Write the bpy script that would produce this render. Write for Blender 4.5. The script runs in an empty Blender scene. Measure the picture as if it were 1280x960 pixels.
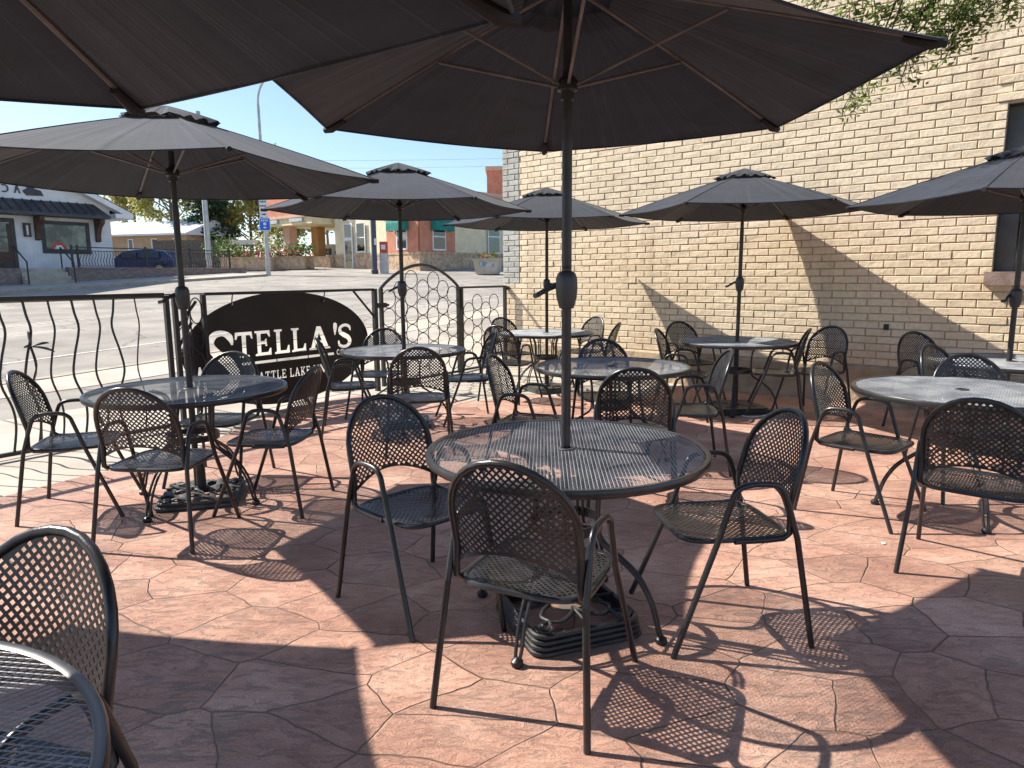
import bpy, math, random
from mathutils import Vector, Matrix
rnd = random.Random(7)
S = bpy.context.scene
COL = S.collection
R = math.radians

# ------------------------------------------------------------------ camera, sky, sun, exposure
cam = bpy.data.cameras.new('camera')
cam.lens = 860 / 1280 * 36.0
cam.sensor_width = 36.0
cam.clip_start = 0.05
cam.clip_end = 3000
camo = bpy.data.objects.new('camera', cam)
camo.matrix_world = Matrix.Translation((0, 0, 1.44)) @ Matrix.Rotation(R(90 - 8.9), 4, 'X') @ Matrix.Rotation(R(-0.45), 4, 'Z')
COL.objects.link(camo)
S.camera = camo

SUN_DIR = Vector((-2.08, 0.77, 2.09)).normalized()
world = bpy.data.worlds.new('World')
S.world = world
world.use_nodes = True
wn = world.node_tree
bg = wn.nodes['Background']
sky = wn.nodes.new('ShaderNodeTexSky')
sky.sky_type = 'NISHITA'
sky.sun_disc = False
sky.sun_elevation = math.asin(SUN_DIR.z)
sky.sun_rotation = math.atan2(SUN_DIR.x, SUN_DIR.y)
sky.air_density = 1.0
sky.dust_density = 0.8
sky.ozone_density = 3.5
wn.links.new(sky.outputs[0], bg.inputs[0])
bg.inputs[1].default_value = 0.108
sun = bpy.data.lights.new('sun', 'SUN')
sun.energy = 5.0
sun.angle = R(0.5)
sun.color = (1.0, 0.93, 0.82)
suno = bpy.data.objects.new('sun', sun)
suno.rotation_euler = SUN_DIR.to_track_quat('Z', 'Y').to_euler()
suno.location = (-10, 5, 20)
COL.objects.link(suno)
S.view_settings.view_transform = 'Standard'
S.view_settings.look = 'None'
S.view_settings.gamma = 1
S.view_settings.exposure = 0.88
S.render.engine = 'CYCLES'
S.cycles.max_bounces = 8
S.cycles.transparent_max_bounces = 12
S.cycles.use_denoising = True

# ------------------------------------------------------------------ materials
def mat(name, c1, c2=None, rough=0.6, scale=8, metal=0.0, spec=0.5, bump=0.0, bscale=60, detail=6, stretch=None, fac=(0.35, 0.65)):
    m = bpy.data.materials.new(name); m.use_nodes = True
    nt = m.node_tree; b = nt.nodes['Principled BSDF']
    b.inputs['Roughness'].default_value = rough
    b.inputs['Metallic'].default_value = metal
    b.inputs['Specular IOR Level'].default_value = spec
    tc = nt.nodes.new('ShaderNodeTexCoord'); src = tc.outputs['Object']
    if stretch:
        mp = nt.nodes.new('ShaderNodeMapping'); mp.inputs['Scale'].default_value = stretch
        nt.links.new(src, mp.inputs[0]); src = mp.outputs[0]
    if c2 is None:
        c2 = tuple(min(1, v * 1.18 + .002) for v in c1); c1 = tuple(v * 0.86 for v in c1)
    n = nt.nodes.new('ShaderNodeTexNoise'); n.inputs['Scale'].default_value = scale; n.inputs['Detail'].default_value = detail
    nt.links.new(src, n.inputs['Vector'])
    r = nt.nodes.new('ShaderNodeValToRGB')
    r.color_ramp.elements[0].position, r.color_ramp.elements[1].position = fac
    r.color_ramp.elements[0].color = (*c1, 1); r.color_ramp.elements[1].color = (*c2, 1)
    nt.links.new(n.outputs[0], r.inputs[0]); nt.links.new(r.outputs[0], b.inputs['Base Color'])
    if bump:
        n2 = nt.nodes.new('ShaderNodeTexNoise'); n2.inputs['Scale'].default_value = bscale; n2.inputs['Detail'].default_value = 4
        nt.links.new(src, n2.inputs['Vector'])
        bp = nt.nodes.new('ShaderNodeBump'); bp.inputs['Strength'].default_value = 1.0; bp.inputs['Distance'].default_value = bump
        nt.links.new(n2.outputs[0], bp.inputs['Height']); nt.links.new(bp.outputs[0], b.inputs['Normal'])
    return m

def node(nt, t, **kw):
    n = nt.nodes.new(t)
    for k, v in kw.items():
        if hasattr(n, k) and not k[0].isupper(): setattr(n, k, v)
        else: n.inputs[k].default_value = v
    return n

def flagstone_mat():
    m = bpy.data.materials.new('stamped_concrete'); m.use_nodes = True
    nt = m.node_tree; L = nt.links.new; b = nt.nodes['Principled BSDF']
    b.inputs['Specular IOR Level'].default_value = 0.35
    tc = nt.nodes.new('ShaderNodeTexCoord')
    # wobble the coordinates so that the joints are not straight
    n0 = node(nt, 'ShaderNodeTexNoise', Scale=2.6, Detail=3.0)
    L(tc.outputs['Object'], n0.inputs['Vector'])
    sub = node(nt, 'ShaderNodeVectorMath', operation='SUBTRACT'); sub.inputs[1].default_value = (0.5, 0.5, 0.5)
    L(n0.outputs['Color'], sub.inputs[0])
    scl = node(nt, 'ShaderNodeVectorMath', operation='SCALE'); scl.inputs['Scale'].default_value = 0.10
    L(sub.outputs[0], scl.inputs[0])
    add = node(nt, 'ShaderNodeVectorMath', operation='ADD')
    L(tc.outputs['Object'], add.inputs[0]); L(scl.outputs[0], add.inputs[1])
    mp = node(nt, 'ShaderNodeMapping'); mp.inputs['Rotation'].default_value = (0, 0, 0.5); mp.inputs['Scale'].default_value = (2.45, 3.3, 0.0)
    L(add.outputs[0], mp.inputs[0])
    ve = node(nt, 'ShaderNodeTexVoronoi', feature='DISTANCE_TO_EDGE', voronoi_dimensions='2D', Scale=1.0, Randomness=0.9)
    vc = node(nt, 'ShaderNodeTexVoronoi', feature='F1', voronoi_dimensions='2D', Scale=1.0, Randomness=0.9)
    L(mp.outputs[0], ve.inputs['Vector']); L(mp.outputs[0], vc.inputs['Vector'])
    # joint width varies
    nw = node(nt, 'ShaderNodeTexNoise', Scale=3.0, Detail=4.0); L(tc.outputs['Object'], nw.inputs['Vector'])
    wmap = node(nt, 'ShaderNodeMapRange'); wmap.inputs['From Min'].default_value = .3; wmap.inputs['From Max'].default_value = .7
    wmap.inputs['To Min'].default_value = .006; wmap.inputs['To Max'].default_value = .022
    L(nw.outputs[0], wmap.inputs['Value'])
    dv = node(nt, 'ShaderNodeMath', operation='DIVIDE', use_clamp=True); L(ve.outputs['Distance'], dv.inputs[0]); L(wmap.outputs[0], dv.inputs[1])
    sm = node(nt, 'ShaderNodeMapRange', interpolation_type='SMOOTHSTEP'); L(dv.outputs[0], sm.inputs['Value'])
    # colour: salmon release tones, per stone drift, grey slate smears
    n1 = node(nt, 'ShaderNodeTexNoise', Scale=1.7, Detail=9.0, Roughness=.62); L(tc.outputs['Object'], n1.inputs['Vector'])
    r1 = node(nt, 'ShaderNodeValToRGB'); cr = r1.color_ramp
    cr.elements[0].position = .30; cr.elements[0].color = (.36, .180, .130, 1)
    cr.elements[1].position = .70; cr.elements[1].color = (.67, .43, .325, 1)
    e = cr.elements.new(.5); e.color = (.52, .29, .212, 1)
    L(n1.outputs[0], r1.inputs[0])
    sepc = node(nt, 'ShaderNodeSeparateColor'); L(vc.outputs['Color'], sepc.inputs[0])
    hv = node(nt, 'ShaderNodeMapRange'); hv.inputs['To Min'].default_value = .80; hv.inputs['To Max'].default_value = 1.14
    L(sepc.outputs[0], hv.inputs['Value'])
    mul = node(nt, 'ShaderNodeVectorMath', operation='SCALE'); L(r1.outputs[0], mul.inputs[0]); L(hv.outputs[0], mul.inputs['Scale'])
    # grey chiselled smears, elongated per stone direction
    mps = node(nt, 'ShaderNodeMapping'); mps.inputs['Scale'].default_value = (9, 24, 1); mps.inputs['Rotation'].default_value = (0, 0, .9)
    L(add.outputs[0], mps.inputs[0])
    ns = node(nt, 'ShaderNodeTexNoise', Scale=1.0, Detail=8.0, Roughness=.68, Distortion=1.1); L(mps.outputs[0], ns.inputs['Vector'])
    rs = node(nt, 'ShaderNodeMapRange', interpolation_type='SMOOTHSTEP'); rs.inputs['From Min'].default_value = .47; rs.inputs['From Max'].default_value = .66
    L(ns.outputs[0], rs.inputs['Value'])
    nm = node(nt, 'ShaderNodeTexNoise', Scale=1.15, Detail=3.0); L(tc.outputs['Object'], nm.inputs['Vector'])
    rm = node(nt, 'ShaderNodeMapRange'); rm.inputs['From Min'].default_value = .40; rm.inputs['From Max'].default_value = .60; rm.inputs['To Min'].default_value = .10; rm.inputs['To Max'].default_value = .52
    L(nm.outputs[0], rm.inputs['Value'])
    ml = node(nt, 'ShaderNodeMath', operation='MULTIPLY'); L(rs.outputs[0], ml.inputs[0]); L(rm.outputs[0], ml.inputs[1])
    mx = node(nt, 'ShaderNodeMix', data_type='RGBA'); L(ml.outputs[0], mx.inputs['Factor']); L(mul.outputs[0], mx.inputs[6]); mx.inputs[7].default_value = (.165, .15, .148, 1)
    # fine sandy speckle
    nf = node(nt, 'ShaderNodeTexNoise', Scale=160.0, Detail=3.0); L(tc.outputs['Object'], nf.inputs['Vector'])
    rf = node(nt, 'ShaderNodeMapRange'); rf.inputs['From Min'].default_value = .3; rf.inputs['From Max'].default_value = .7; rf.inputs['To Min'].default_value = .78; rf.inputs['To Max'].default_value = 1.18
    L(nf.outputs[0], rf.inputs['Value'])
    mul2 = node(nt, 'ShaderNodeVectorMath', operation='SCALE'); L(mx.outputs[2], mul2.inputs[0]); L(rf.outputs[0], mul2.inputs['Scale'])
    # joints hold sand, some pale and some dark
    nj = node(nt, 'ShaderNodeTexNoise', Scale=1.3, Detail=2.0); L(tc.outputs['Object'], nj.inputs['Vector'])
    rj = node(nt, 'ShaderNodeValToRGB'); rj.color_ramp.elements[0].position = .42; rj.color_ramp.elements[0].color = (.16, .105, .08, 1)
    rj.color_ramp.elements[1].position = .62; rj.color_ramp.elements[1].color = (.34, .245, .18, 1)
    L(nj.outputs[0], rj.inputs[0])
    mj = node(nt, 'ShaderNodeMix', data_type='RGBA'); L(sm.outputs[0], mj.inputs['Factor']); L(rj.outputs[0], mj.inputs[6]); L(mul2.outputs[0], mj.inputs[7])
    L(mj.outputs[2], b.inputs['Base Color'])
    rr = node(nt, 'ShaderNodeMapRange'); rr.inputs['To Min'].default_value = .75; rr.inputs['To Max'].default_value = .55
    L(n1.outputs[0], rr.inputs['Value']); L(rr.outputs[0], b.inputs['Roughness'])
    # relief
    h1 = node(nt, 'ShaderNodeMath', operation='MULTIPLY'); h1.inputs[1].default_value = .009; L(sm.outputs[0], h1.inputs[0])
    h2 = node(nt, 'ShaderNodeMath', operation='MULTIPLY_ADD'); h2.inputs[1].default_value = -.008; L(rs.outputs[0], h2.inputs[0]); L(h1.outputs[0], h2.inputs[2])
    h3 = node(nt, 'ShaderNodeMath', operation='MULTIPLY_ADD'); h3.inputs[1].default_value = .024; L(ns.outputs[0], h3.inputs[0]); L(h2.outputs[0], h3.inputs[2])
    h4 = node(nt, 'ShaderNodeMath', operation='MULTIPLY_ADD'); h4.inputs[1].default_value = .0026; L(nf.outputs[0], h4.inputs[0]); L(h3.outputs[0], h4.inputs[2])
    bp = node(nt, 'ShaderNodeBump'); bp.inputs['Strength'].default_value = 1; bp.inputs['Distance'].default_value = 1.0
    L(h4.outputs[0], bp.inputs['Height']); L(bp.outputs[0], b.inputs['Normal'])
    return m

def brick_mat(name, ca, cb, stain):
    m = bpy.data.materials.new(name); m.use_nodes = True
    nt = m.node_tree; L = nt.links.new; b = nt.nodes['Principled BSDF']
    b.inputs['Roughness'].default_value = .72; b.inputs['Specular IOR Level'].default_value = .3
    at = node(nt, 'ShaderNodeAttribute', attribute_name='tint')
    tc = nt.nodes.new('ShaderNodeTexCoord')
    mx = node(nt, 'ShaderNodeMix', data_type='RGBA'); mx.inputs[6].default_value = (*ca, 1); mx.inputs[7].default_value = (*cb, 1)
    L(at.outputs['Fac'], mx.inputs['Factor'])
    n = node(nt, 'ShaderNodeTexNoise', Scale=1.1, Detail=8.0, Roughness=.6); L(tc.outputs['Object'], n.inputs['Vector'])
    mr = node(nt, 'ShaderNodeMapRange'); mr.inputs['From Min'].default_value = .52; mr.inputs['From Max'].default_value = .78; mr.inputs['To Max'].default_value = .6
    L(n.outputs[0], mr.inputs['Value'])
    m2 = node(nt, 'ShaderNodeMix', data_type='RGBA'); L(mr.outputs[0], m2.inputs['Factor']); L(mx.outputs[2], m2.inputs[6]); m2.inputs[7].default_value = (*stain, 1)
    n2 = node(nt, 'ShaderNodeTexNoise', Scale=26.0, Detail=6.0, Roughness=.65); L(tc.outputs['Object'], n2.inputs['Vector'])
    mr2 = node(nt, 'ShaderNodeMapRange'); mr2.inputs['From Min'].default_value = .3; mr2.inputs['From Max'].default_value = .7; mr2.inputs['To Min'].default_value = .86; mr2.inputs['To Max'].default_value = 1.1
    L(n2.outputs[0], mr2.inputs['Value'])
    sc = node(nt, 'ShaderNodeVectorMath', operation='SCALE'); L(m2.outputs[2], sc.inputs[0]); L(mr2.outputs[0], sc.inputs['Scale'])
    ms_ = node(nt, 'ShaderNodeMapping'); ms_.inputs['Scale'].default_value = (3.2, 3.2, .28); L(tc.outputs['Object'], ms_.inputs[0])
    n3 = node(nt, 'ShaderNodeTexNoise', Scale=1.0, Detail=7.0, Roughness=.6); L(ms_.outputs[0], n3.inputs['Vector'])
    m3 = node(nt, 'ShaderNodeMapRange', interpolation_type='SMOOTHSTEP'); m3.inputs['From Min'].default_value = .54; m3.inputs['From Max'].default_value = .74; m3.inputs['To Max'].default_value = .42
    L(n3.outputs[0], m3.inputs['Value'])
    x3 = node(nt, 'ShaderNodeMix', data_type='RGBA'); L(m3.outputs[0], x3.inputs['Factor']); L(sc.outputs[0], x3.inputs[6]); x3.inputs[7].default_value = (stain[0] * .72, stain[1] * .7, stain[2] * .68, 1)
    L(x3.outputs[2], b.inputs['Base Color'])
    bp = node(nt, 'ShaderNodeBump'); bp.inputs['Strength'].default_value = 1; bp.inputs['Distance'].default_value = .006
    L(n2.outputs[0], bp.inputs['Height']); L(bp.outputs[0], b.inputs['Normal'])
    return m

def fabric_mat():
    m = bpy.data.materials.new('umbrella_fabric'); m.use_nodes = True
    nt = m.node_tree; L = nt.links.new; b = nt.nodes['Principled BSDF']
    tc = nt.nodes.new('ShaderNodeTexCoord')
    n = node(nt, 'ShaderNodeTexNoise', Scale=3.2, Detail=5.0, Distortion=1.0)
    mp = node(nt, 'ShaderNodeMapping'); mp.inputs['Scale'].default_value = (1, 1, 4); L(tc.outputs['Object'], mp.inputs[0]); L(mp.outputs[0], n.inputs['Vector'])
    r = node(nt, 'ShaderNodeValToRGB'); r.color_ramp.elements[0].position = .3; r.color_ramp.elements[0].color = (.011, .0155, .0265, 1)
    r.color_ramp.elements[1].position = .72; r.color_ramp.elements[1].color = (.019, .027, .045, 1)
    L(n.outputs[0], r.inputs[0]); L(r.outputs[0], b.inputs['Base Color'])
    b.inputs['Roughness'].default_value = .8; b.inputs['Specular IOR Level'].default_value = .25
    b.inputs['Sheen Weight'].default_value = .12
    # creases: a wrinkle field plus a weave
    sx = node(nt, 'ShaderNodeSeparateXYZ'); L(tc.outputs['Object'], sx.inputs[0])
    an = node(nt, 'ShaderNodeMath', operation='ARCTAN2'); L(sx.outputs[1], an.inputs[0]); L(sx.outputs[0], an.inputs[1])
    ln = node(nt, 'ShaderNodeVectorMath', operation='LENGTH'); L(tc.outputs['Object'], ln.inputs[0])
    cv = node(nt, 'ShaderNodeCombineXYZ'); L(an.outputs[0], cv.inputs[0]); L(ln.outputs['Value'], cv.inputs[1])
    cs = node(nt, 'ShaderNodeMapping'); cs.inputs['Scale'].default_value = (3.2, 1.5, 1); L(cv.outputs[0], cs.inputs[0])
    w = node(nt, 'ShaderNodeTexNoise', Scale=2.6, Detail=3.0, Distortion=.7); L(cs.outputs[0], w.inputs['Vector'])
    fo = node(nt, 'ShaderNodeTexNoise', Scale=1.7, Detail=1.0, Distortion=.9); L(cs.outputs[0], fo.inputs['Vector'])
    rg = node(nt, 'ShaderNodeMath', operation='SUBTRACT'); rg.inputs[1].default_value = .5; L(w.outputs[0], rg.inputs[0])
    ab = node(nt, 'ShaderNodeMath', operation='ABSOLUTE'); L(rg.outputs[0], ab.inputs[0])
    sm = node(nt, 'ShaderNodeMapRange', interpolation_type='SMOOTHSTEP'); sm.inputs['From Max'].default_value = .035; sm.inputs['To Min'].default_value = .0008; sm.inputs['To Max'].default_value = 0
    L(ab.outputs[0], sm.inputs['Value'])
    cm = node(nt, 'ShaderNodeMapRange', interpolation_type='SMOOTHSTEP'); cm.inputs['From Max'].default_value = .016; cm.inputs['To Min'].default_value = .20; cm.inputs['To Max'].default_value = 0
    L(ab.outputs[0], cm.inputs['Value'])
    cx = node(nt, 'ShaderNodeMix', data_type='RGBA'); L(cm.outputs[0], cx.inputs['Factor']); L(r.outputs[0], cx.inputs[6]); cx.inputs[7].default_value = (.085, .09, .105, 1)
    L(cx.outputs[2], b.inputs['Base Color'])
    w2 = node(nt, 'ShaderNodeTexNoise', Scale=350.0, Detail=1.0); L(tc.outputs['Object'], w2.inputs['Vector'])
    ma = node(nt, 'ShaderNodeMath', operation='MULTIPLY_ADD'); ma.inputs[1].default_value = .0006; L(w2.outputs[0], ma.inputs[0]); L(sm.outputs[0], ma.inputs[2])
    mb = node(nt, 'ShaderNodeMath', operation='MULTIPLY_ADD'); mb.inputs[1].default_value = .016; L(fo.outputs[0], mb.inputs[0]); L(ma.outputs[0], mb.inputs[2])
    bp = node(nt, 'ShaderNodeBump'); bp.inputs['Strength'].default_value = .8; bp.inputs['Distance'].default_value = 1.0
    L(mb.outputs[0], bp.inputs['Height']); L(bp.outputs[0], b.inputs['Normal'])
    t = node(nt, 'ShaderNodeBsdfTranslucent'); t.inputs['Color'].default_value = (.026, .024, .025, 1)
    mx = node(nt, 'ShaderNodeMixShader'); mx.inputs[0].default_value = .10
    L(b.outputs[0], mx.inputs[1]); L(t.outputs[0], mx.inputs[2])
    L(mx.outputs[0], nt.nodes['Material Output'].inputs['Surface'])
    return m

def leaf_mat(name, c1, c2, trans):
    m = bpy.data.materials.new(name); m.use_nodes = True
    nt = m.node_tree; L = nt.links.new; b = nt.nodes['Principled BSDF']
    at = node(nt, 'ShaderNodeAttribute', attribute_name='tint')
    mx = node(nt, 'ShaderNodeMix', data_type='RGBA'); mx.inputs[6].default_value = (*c1, 1); mx.inputs[7].default_value = (*c2, 1)
    L(at.outputs['Fac'], mx.inputs['Factor']); L(mx.outputs[2], b.inputs['Base Color'])
    b.inputs['Roughness'].default_value = .55; b.inputs['Specular IOR Level'].default_value = .3
    t = node(nt, 'ShaderNodeBsdfTranslucent'); L(mx.outputs[2], t.inputs['Color'])
    ms = node(nt, 'ShaderNodeMixShader'); ms.inputs[0].default_value = trans
    L(b.outputs[0], ms.inputs[1]); L(t.outputs[0], ms.inputs[2]); L(ms.outputs[0], nt.nodes['Material Output'].inputs['Surface'])
    return m

def glass_mat(name, c, rough=.06):
    m = mat(name, c, None, rough=rough, scale=2.2, spec=.9)
    m.node_tree.nodes['Principled BSDF'].inputs['IOR'].default_value = 1.55
    return m

M = {}
M['flag'] = flagstone_mat()
M['brick'] = brick_mat('cream_painted_brick', (.75, .61, .43), (.815, .685, .495), (.55, .41, .27))
M['greybrick'] = brick_mat('grey_painted_brick', (.40, .40, .36), (.50, .50, .46), (.32, .31, .28))
M['mortar'] = mat('mortar', (.44, .32, .21), (.58, .44, .30), rough=.9, scale=9, bump=.004)
M['parge'] = mat('parged_foundation', (.33, .25, .17), (.50, .39, .26), rough=.9, scale=4, bump=.012, bscale=18)
M['sill'] = mat('stone_sill', (.22, .155, .13), (.33, .25, .21), rough=.85, scale=7, bump=.004)
M['black'] = mat('black_powder_coat', (.013, .0135, .0155), (.034, .035, .039), rough=.31, scale=14, bump=.0006, bscale=240)
M['blacktube'] = mat('black_tube_paint', (.010, .0102, .0112), (.026, .0264, .028), rough=.3, scale=9, spec=.55, bump=.0005, bscale=160)
M['mesh'] = mat('dusty_sheen_table_mesh', (.15, .165, .195), (.37, .39, .40), rough=.40, scale=5, spec=.6, metal=.15)  # dusty black mesh; sky reflection is put in as a paler base colour
M['rim'] = mat('table_rim_paint', (.014, .0145, .016), (.038, .039, .040), rough=.33, scale=6, spec=.6)
M['iron'] = mat('wrought_iron', (.010, .010, .011), (.024, .024, .026), rough=.42, scale=12, bump=.001, bscale=90)
M['signplate'] = mat('sign_plate_steel', (.010, .008, .008), (.020, .016, .015), rough=.6, scale=3)
M['plastic'] = mat('grey_plastic', (.030, .032, .036), (.052, .054, .058), rough=.45, scale=10)
M['polepaint'] = mat('pole_paint', (.016, .016, .018), (.036, .036, .039), rough=.4, scale=8, spec=.5)
M['rib'] = mat('bronze_rib_paint', (.075, .068, .064), (.15, .138, .13), rough=.4, scale=9)
M['rust'] = mat('rusty_disc', (.10, .09, .08), (.36, .16, .06), rough=.75, scale=11, bump=.001)
M['resin'] = mat('dark_resin_weights', (.030, .030, .031), (.085, .082, .078), rough=.55, scale=15, bump=.003, bscale=60)
M['fabric'] = fabric_mat()
M['pocket'] = mat('black_webbing', (.008, .008, .009), (.016, .016, .018), rough=.8)
M['concrete'] = mat('pale_concrete', (.37, .325, .265), (.50, .45, .375), rough=.9, scale=1.4, detail=10, bump=.003, bscale=70)
M['oldasphalt'] = mat('bleached_asphalt', (.25, .228, .198), (.375, .342, .297), rough=.92, scale=.9, detail=12, bump=.006, bscale=110)

def crack(m, sc_, dark):
    nt = m.node_tree; L = nt.links.new; b = nt.nodes['Principled BSDF']; src = b.inputs['Base Color'].links[0].from_socket
    tc = nt.nodes['Texture Coordinate']; n0 = node(nt, 'ShaderNodeTexNoise', Scale=.9, Detail=5.0); L(tc.outputs['Object'], n0.inputs['Vector'])
    sl_ = node(nt, 'ShaderNodeVectorMath', operation='SCALE'); sl_.inputs['Scale'].default_value = 1.6; L(n0.outputs['Color'], sl_.inputs[0])
    ad = node(nt, 'ShaderNodeVectorMath', operation='ADD'); L(tc.outputs['Object'], ad.inputs[0]); L(sl_.outputs[0], ad.inputs[1])
    v = node(nt, 'ShaderNodeTexVoronoi', feature='DISTANCE_TO_EDGE', voronoi_dimensions='2D', Scale=sc_); L(ad.outputs[0], v.inputs['Vector'])
    mr = node(nt, 'ShaderNodeMapRange'); mr.inputs['From Max'].default_value = .012 ; mr.inputs['To Min'].default_value = dark; mr.inputs['To Max'].default_value = 0; L(v.outputs['Distance'], mr.inputs['Value'])
    vc = node(nt, 'ShaderNodeTexVoronoi', feature='F1', voronoi_dimensions='2D', Scale=sc_ * .6); L(tc.outputs['Object'], vc.inputs['Vector'])
    sp_ = node(nt, 'ShaderNodeSeparateColor'); L(vc.outputs['Color'], sp_.inputs[0])
    pm = node(nt, 'ShaderNodeMapRange'); pm.inputs['To Min'].default_value = .84; pm.inputs['To Max'].default_value = 1.1; L(sp_.outputs[0], pm.inputs['Value'])
    s2 = node(nt, 'ShaderNodeVectorMath', operation='SCALE'); L(src, s2.inputs[0]); L(pm.outputs[0], s2.inputs['Scale'])
    mx = node(nt, 'ShaderNodeMix', data_type='RGBA'); L(mr.outputs[0], mx.inputs['Factor']); L(s2.outputs[0], mx.inputs[6]); mx.inputs[7].default_value = (.07, .065, .06, 1)
    L(mx.outputs[2], b.inputs['Base Color'])
crack(M['oldasphalt'], .3, .75)
M['lot'] = mat('pale_parking_asphalt', (.30, .275, .24), (.42, .39, .335), rough=.92, scale=.35, detail=10)
crack(M['lot'], .18, .6)
M['ground'] = mat('dusty_ground', (.16, .15, .10), (.27, .25, .17), rough=.95, scale=.3, detail=8)
M['line'] = mat('worn_road_paint', (.42, .40, .35), (.68, .66, .60), rough=.85, scale=12)
M['kerb'] = mat('kerb_concrete', (.33, .29, .23), (.43, .38, .31), rough=.9, scale=3)
M['siding'] = mat('white_lap_siding', (.66, .68, .70), (.76, .78, .80), rough=.6, scale=2)
M['dkmetal'] = mat('dark_roof_metal', (.030, .031, .038), (.050, .052, .062), rough=.45, scale=3)
M['greyframe'] = mat('grey_window_frame', (.075, .076, .07), (.12, .12, .11), rough=.55, scale=6)
M['dkframe'] = mat('dark_window_frame', (.030, .031, .035), (.045, .047, .052), rough=.5, scale=6)
M['brown'] = mat('brown_timber', (.060, .032, .022), (.13, .075, .05), rough=.7, scale=6, stretch=(8, 8, 1))
M['glass'] = mat('painted_reflection_glass', (.012, .02, .024), (.20, .25, .22), rough=.08, scale=1.5, spec=.6, detail=3, fac=(.42, .62))  # reflections are painted into the pane as dark and pale noise patches
M['darkglass'] = glass_mat('dark_window_glass', (.012, .014, .014))
M['tealglass'] = glass_mat('teal_window_glass', (.03, .10, .10))
M['blockwall'] = mat('grey_retaining_block', (.17, .13, .115), (.29, .23, .205), rough=.9, scale=5, stretch=(1, 1, 3), bump=.01, bscale=9)
M['whiteroof'] = mat('white_metal_roof', (.62, .64, .65), (.74, .75, .76), rough=.5, scale=1)
M['tanwall'] = mat('tan_siding', (.36, .25, .15), (.45, .32, .20), rough=.8, scale=2)
M['stucco'] = mat('cream_stucco', (.74, .63, .41), (.84, .74, .51), rough=.9, scale=2)
M['terra'] = mat('terracotta_stucco', (.52, .20, .125), (.62, .27, .175), rough=.85, scale=2)
M['peach'] = mat('peach_trim', (.58, .36, .25), (.66, .43, .31), rough=.85, scale=2)
M['orange'] = mat('ochre_column', (.46, .24, .09), (.56, .32, .13), rough=.85, scale=2)
M['stonew'] = mat('tan_stone_veneer', (.42, .29, .185), (.64, .47, .31), rough=.9, scale=4.5, detail=4, bump=.03, bscale=7, fac=(.38, .62))
M['teal'] = mat('teal_canvas', (.008, .16, .13), (.018, .23, .19), rough=.8, scale=5)
M['navy'] = mat('navy_column_paint', (.045, .055, .10), (.065, .078, .13), rough=.5, scale=3)
M['blue'] = mat('sign_blue', (.008, .13, .62), (.012, .17, .70), rough=.45, scale=3)
M['paleblue'] = mat('pale_blue_mural', (.16, .26, .42), (.50, .50, .46), rough=.8, scale=5, fac=(.45, .55))
M['white'] = mat('white_paint', (.72, .73, .74), (.80, .81, .82), rough=.5, scale=4)
M['greysteel'] = mat('galvanised_steel', (.40, .42, .42), (.52, .54, .54), rough=.45, scale=4, metal=.4)
M['carblue'] = mat('dark_blue_car_paint', (.010, .022, .10), (.014, .03, .13), rough=.18, scale=2, spec=.8)
M['tyre'] = mat('tyre_rubber', (.012, .012, .012), (.022, .022, .022), rough=.85)
M['bark'] = mat('grey_bark', (.13, .105, .085), (.24, .20, .165), rough=.95, scale=5, stretch=(4, 4, 1), bump=.01, bscale=20)
M['darkbark'] = mat('dark_twig_bark', (.035, .026, .020), (.075, .055, .042), rough=.95, scale=12)
M['leaf_spring'] = leaf_mat('spring_leaves', (.26, .24, .05), (.44, .41, .14), .35)
M['leaf_green'] = leaf_mat('green_leaves', (.045, .085, .018), (.13, .20, .045), .3)
M['leaf_dark'] = leaf_mat('conifer_needles', (.018, .045, .020), (.05, .095, .04), .1)
M['leaf_near'] = leaf_mat('near_leaves', (.06, .11, .016), (.26, .31, .07), .35)
M['flowerred'] = leaf_mat('red_flowers', (.42, .04, .05), (.60, .22, .24), .2)
M['oldwood'] = mat('weathered_fence_wood', (.11, .085, .07), (.21, .17, .14), rough=.9, scale=4, stretch=(6, 6, 1))
M['shingle'] = mat('grey_shingles', (.07, .07, .072), (.13, .13, .132), rough=.9, scale=9)
M['red'] = mat('red_decal', (.50, .05, .03), (.58, .08, .05), rough=.5, scale=4)
M['cable'] = mat('white_cable', (.60, .60, .60), (.72, .72, .72), rough=.5)

# ------------------------------------------------------------------ mesh builder
def nrm(v):
    l = math.sqrt(sum(a * a for a in v)) or 1; return tuple(a / l for a in v)

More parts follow.
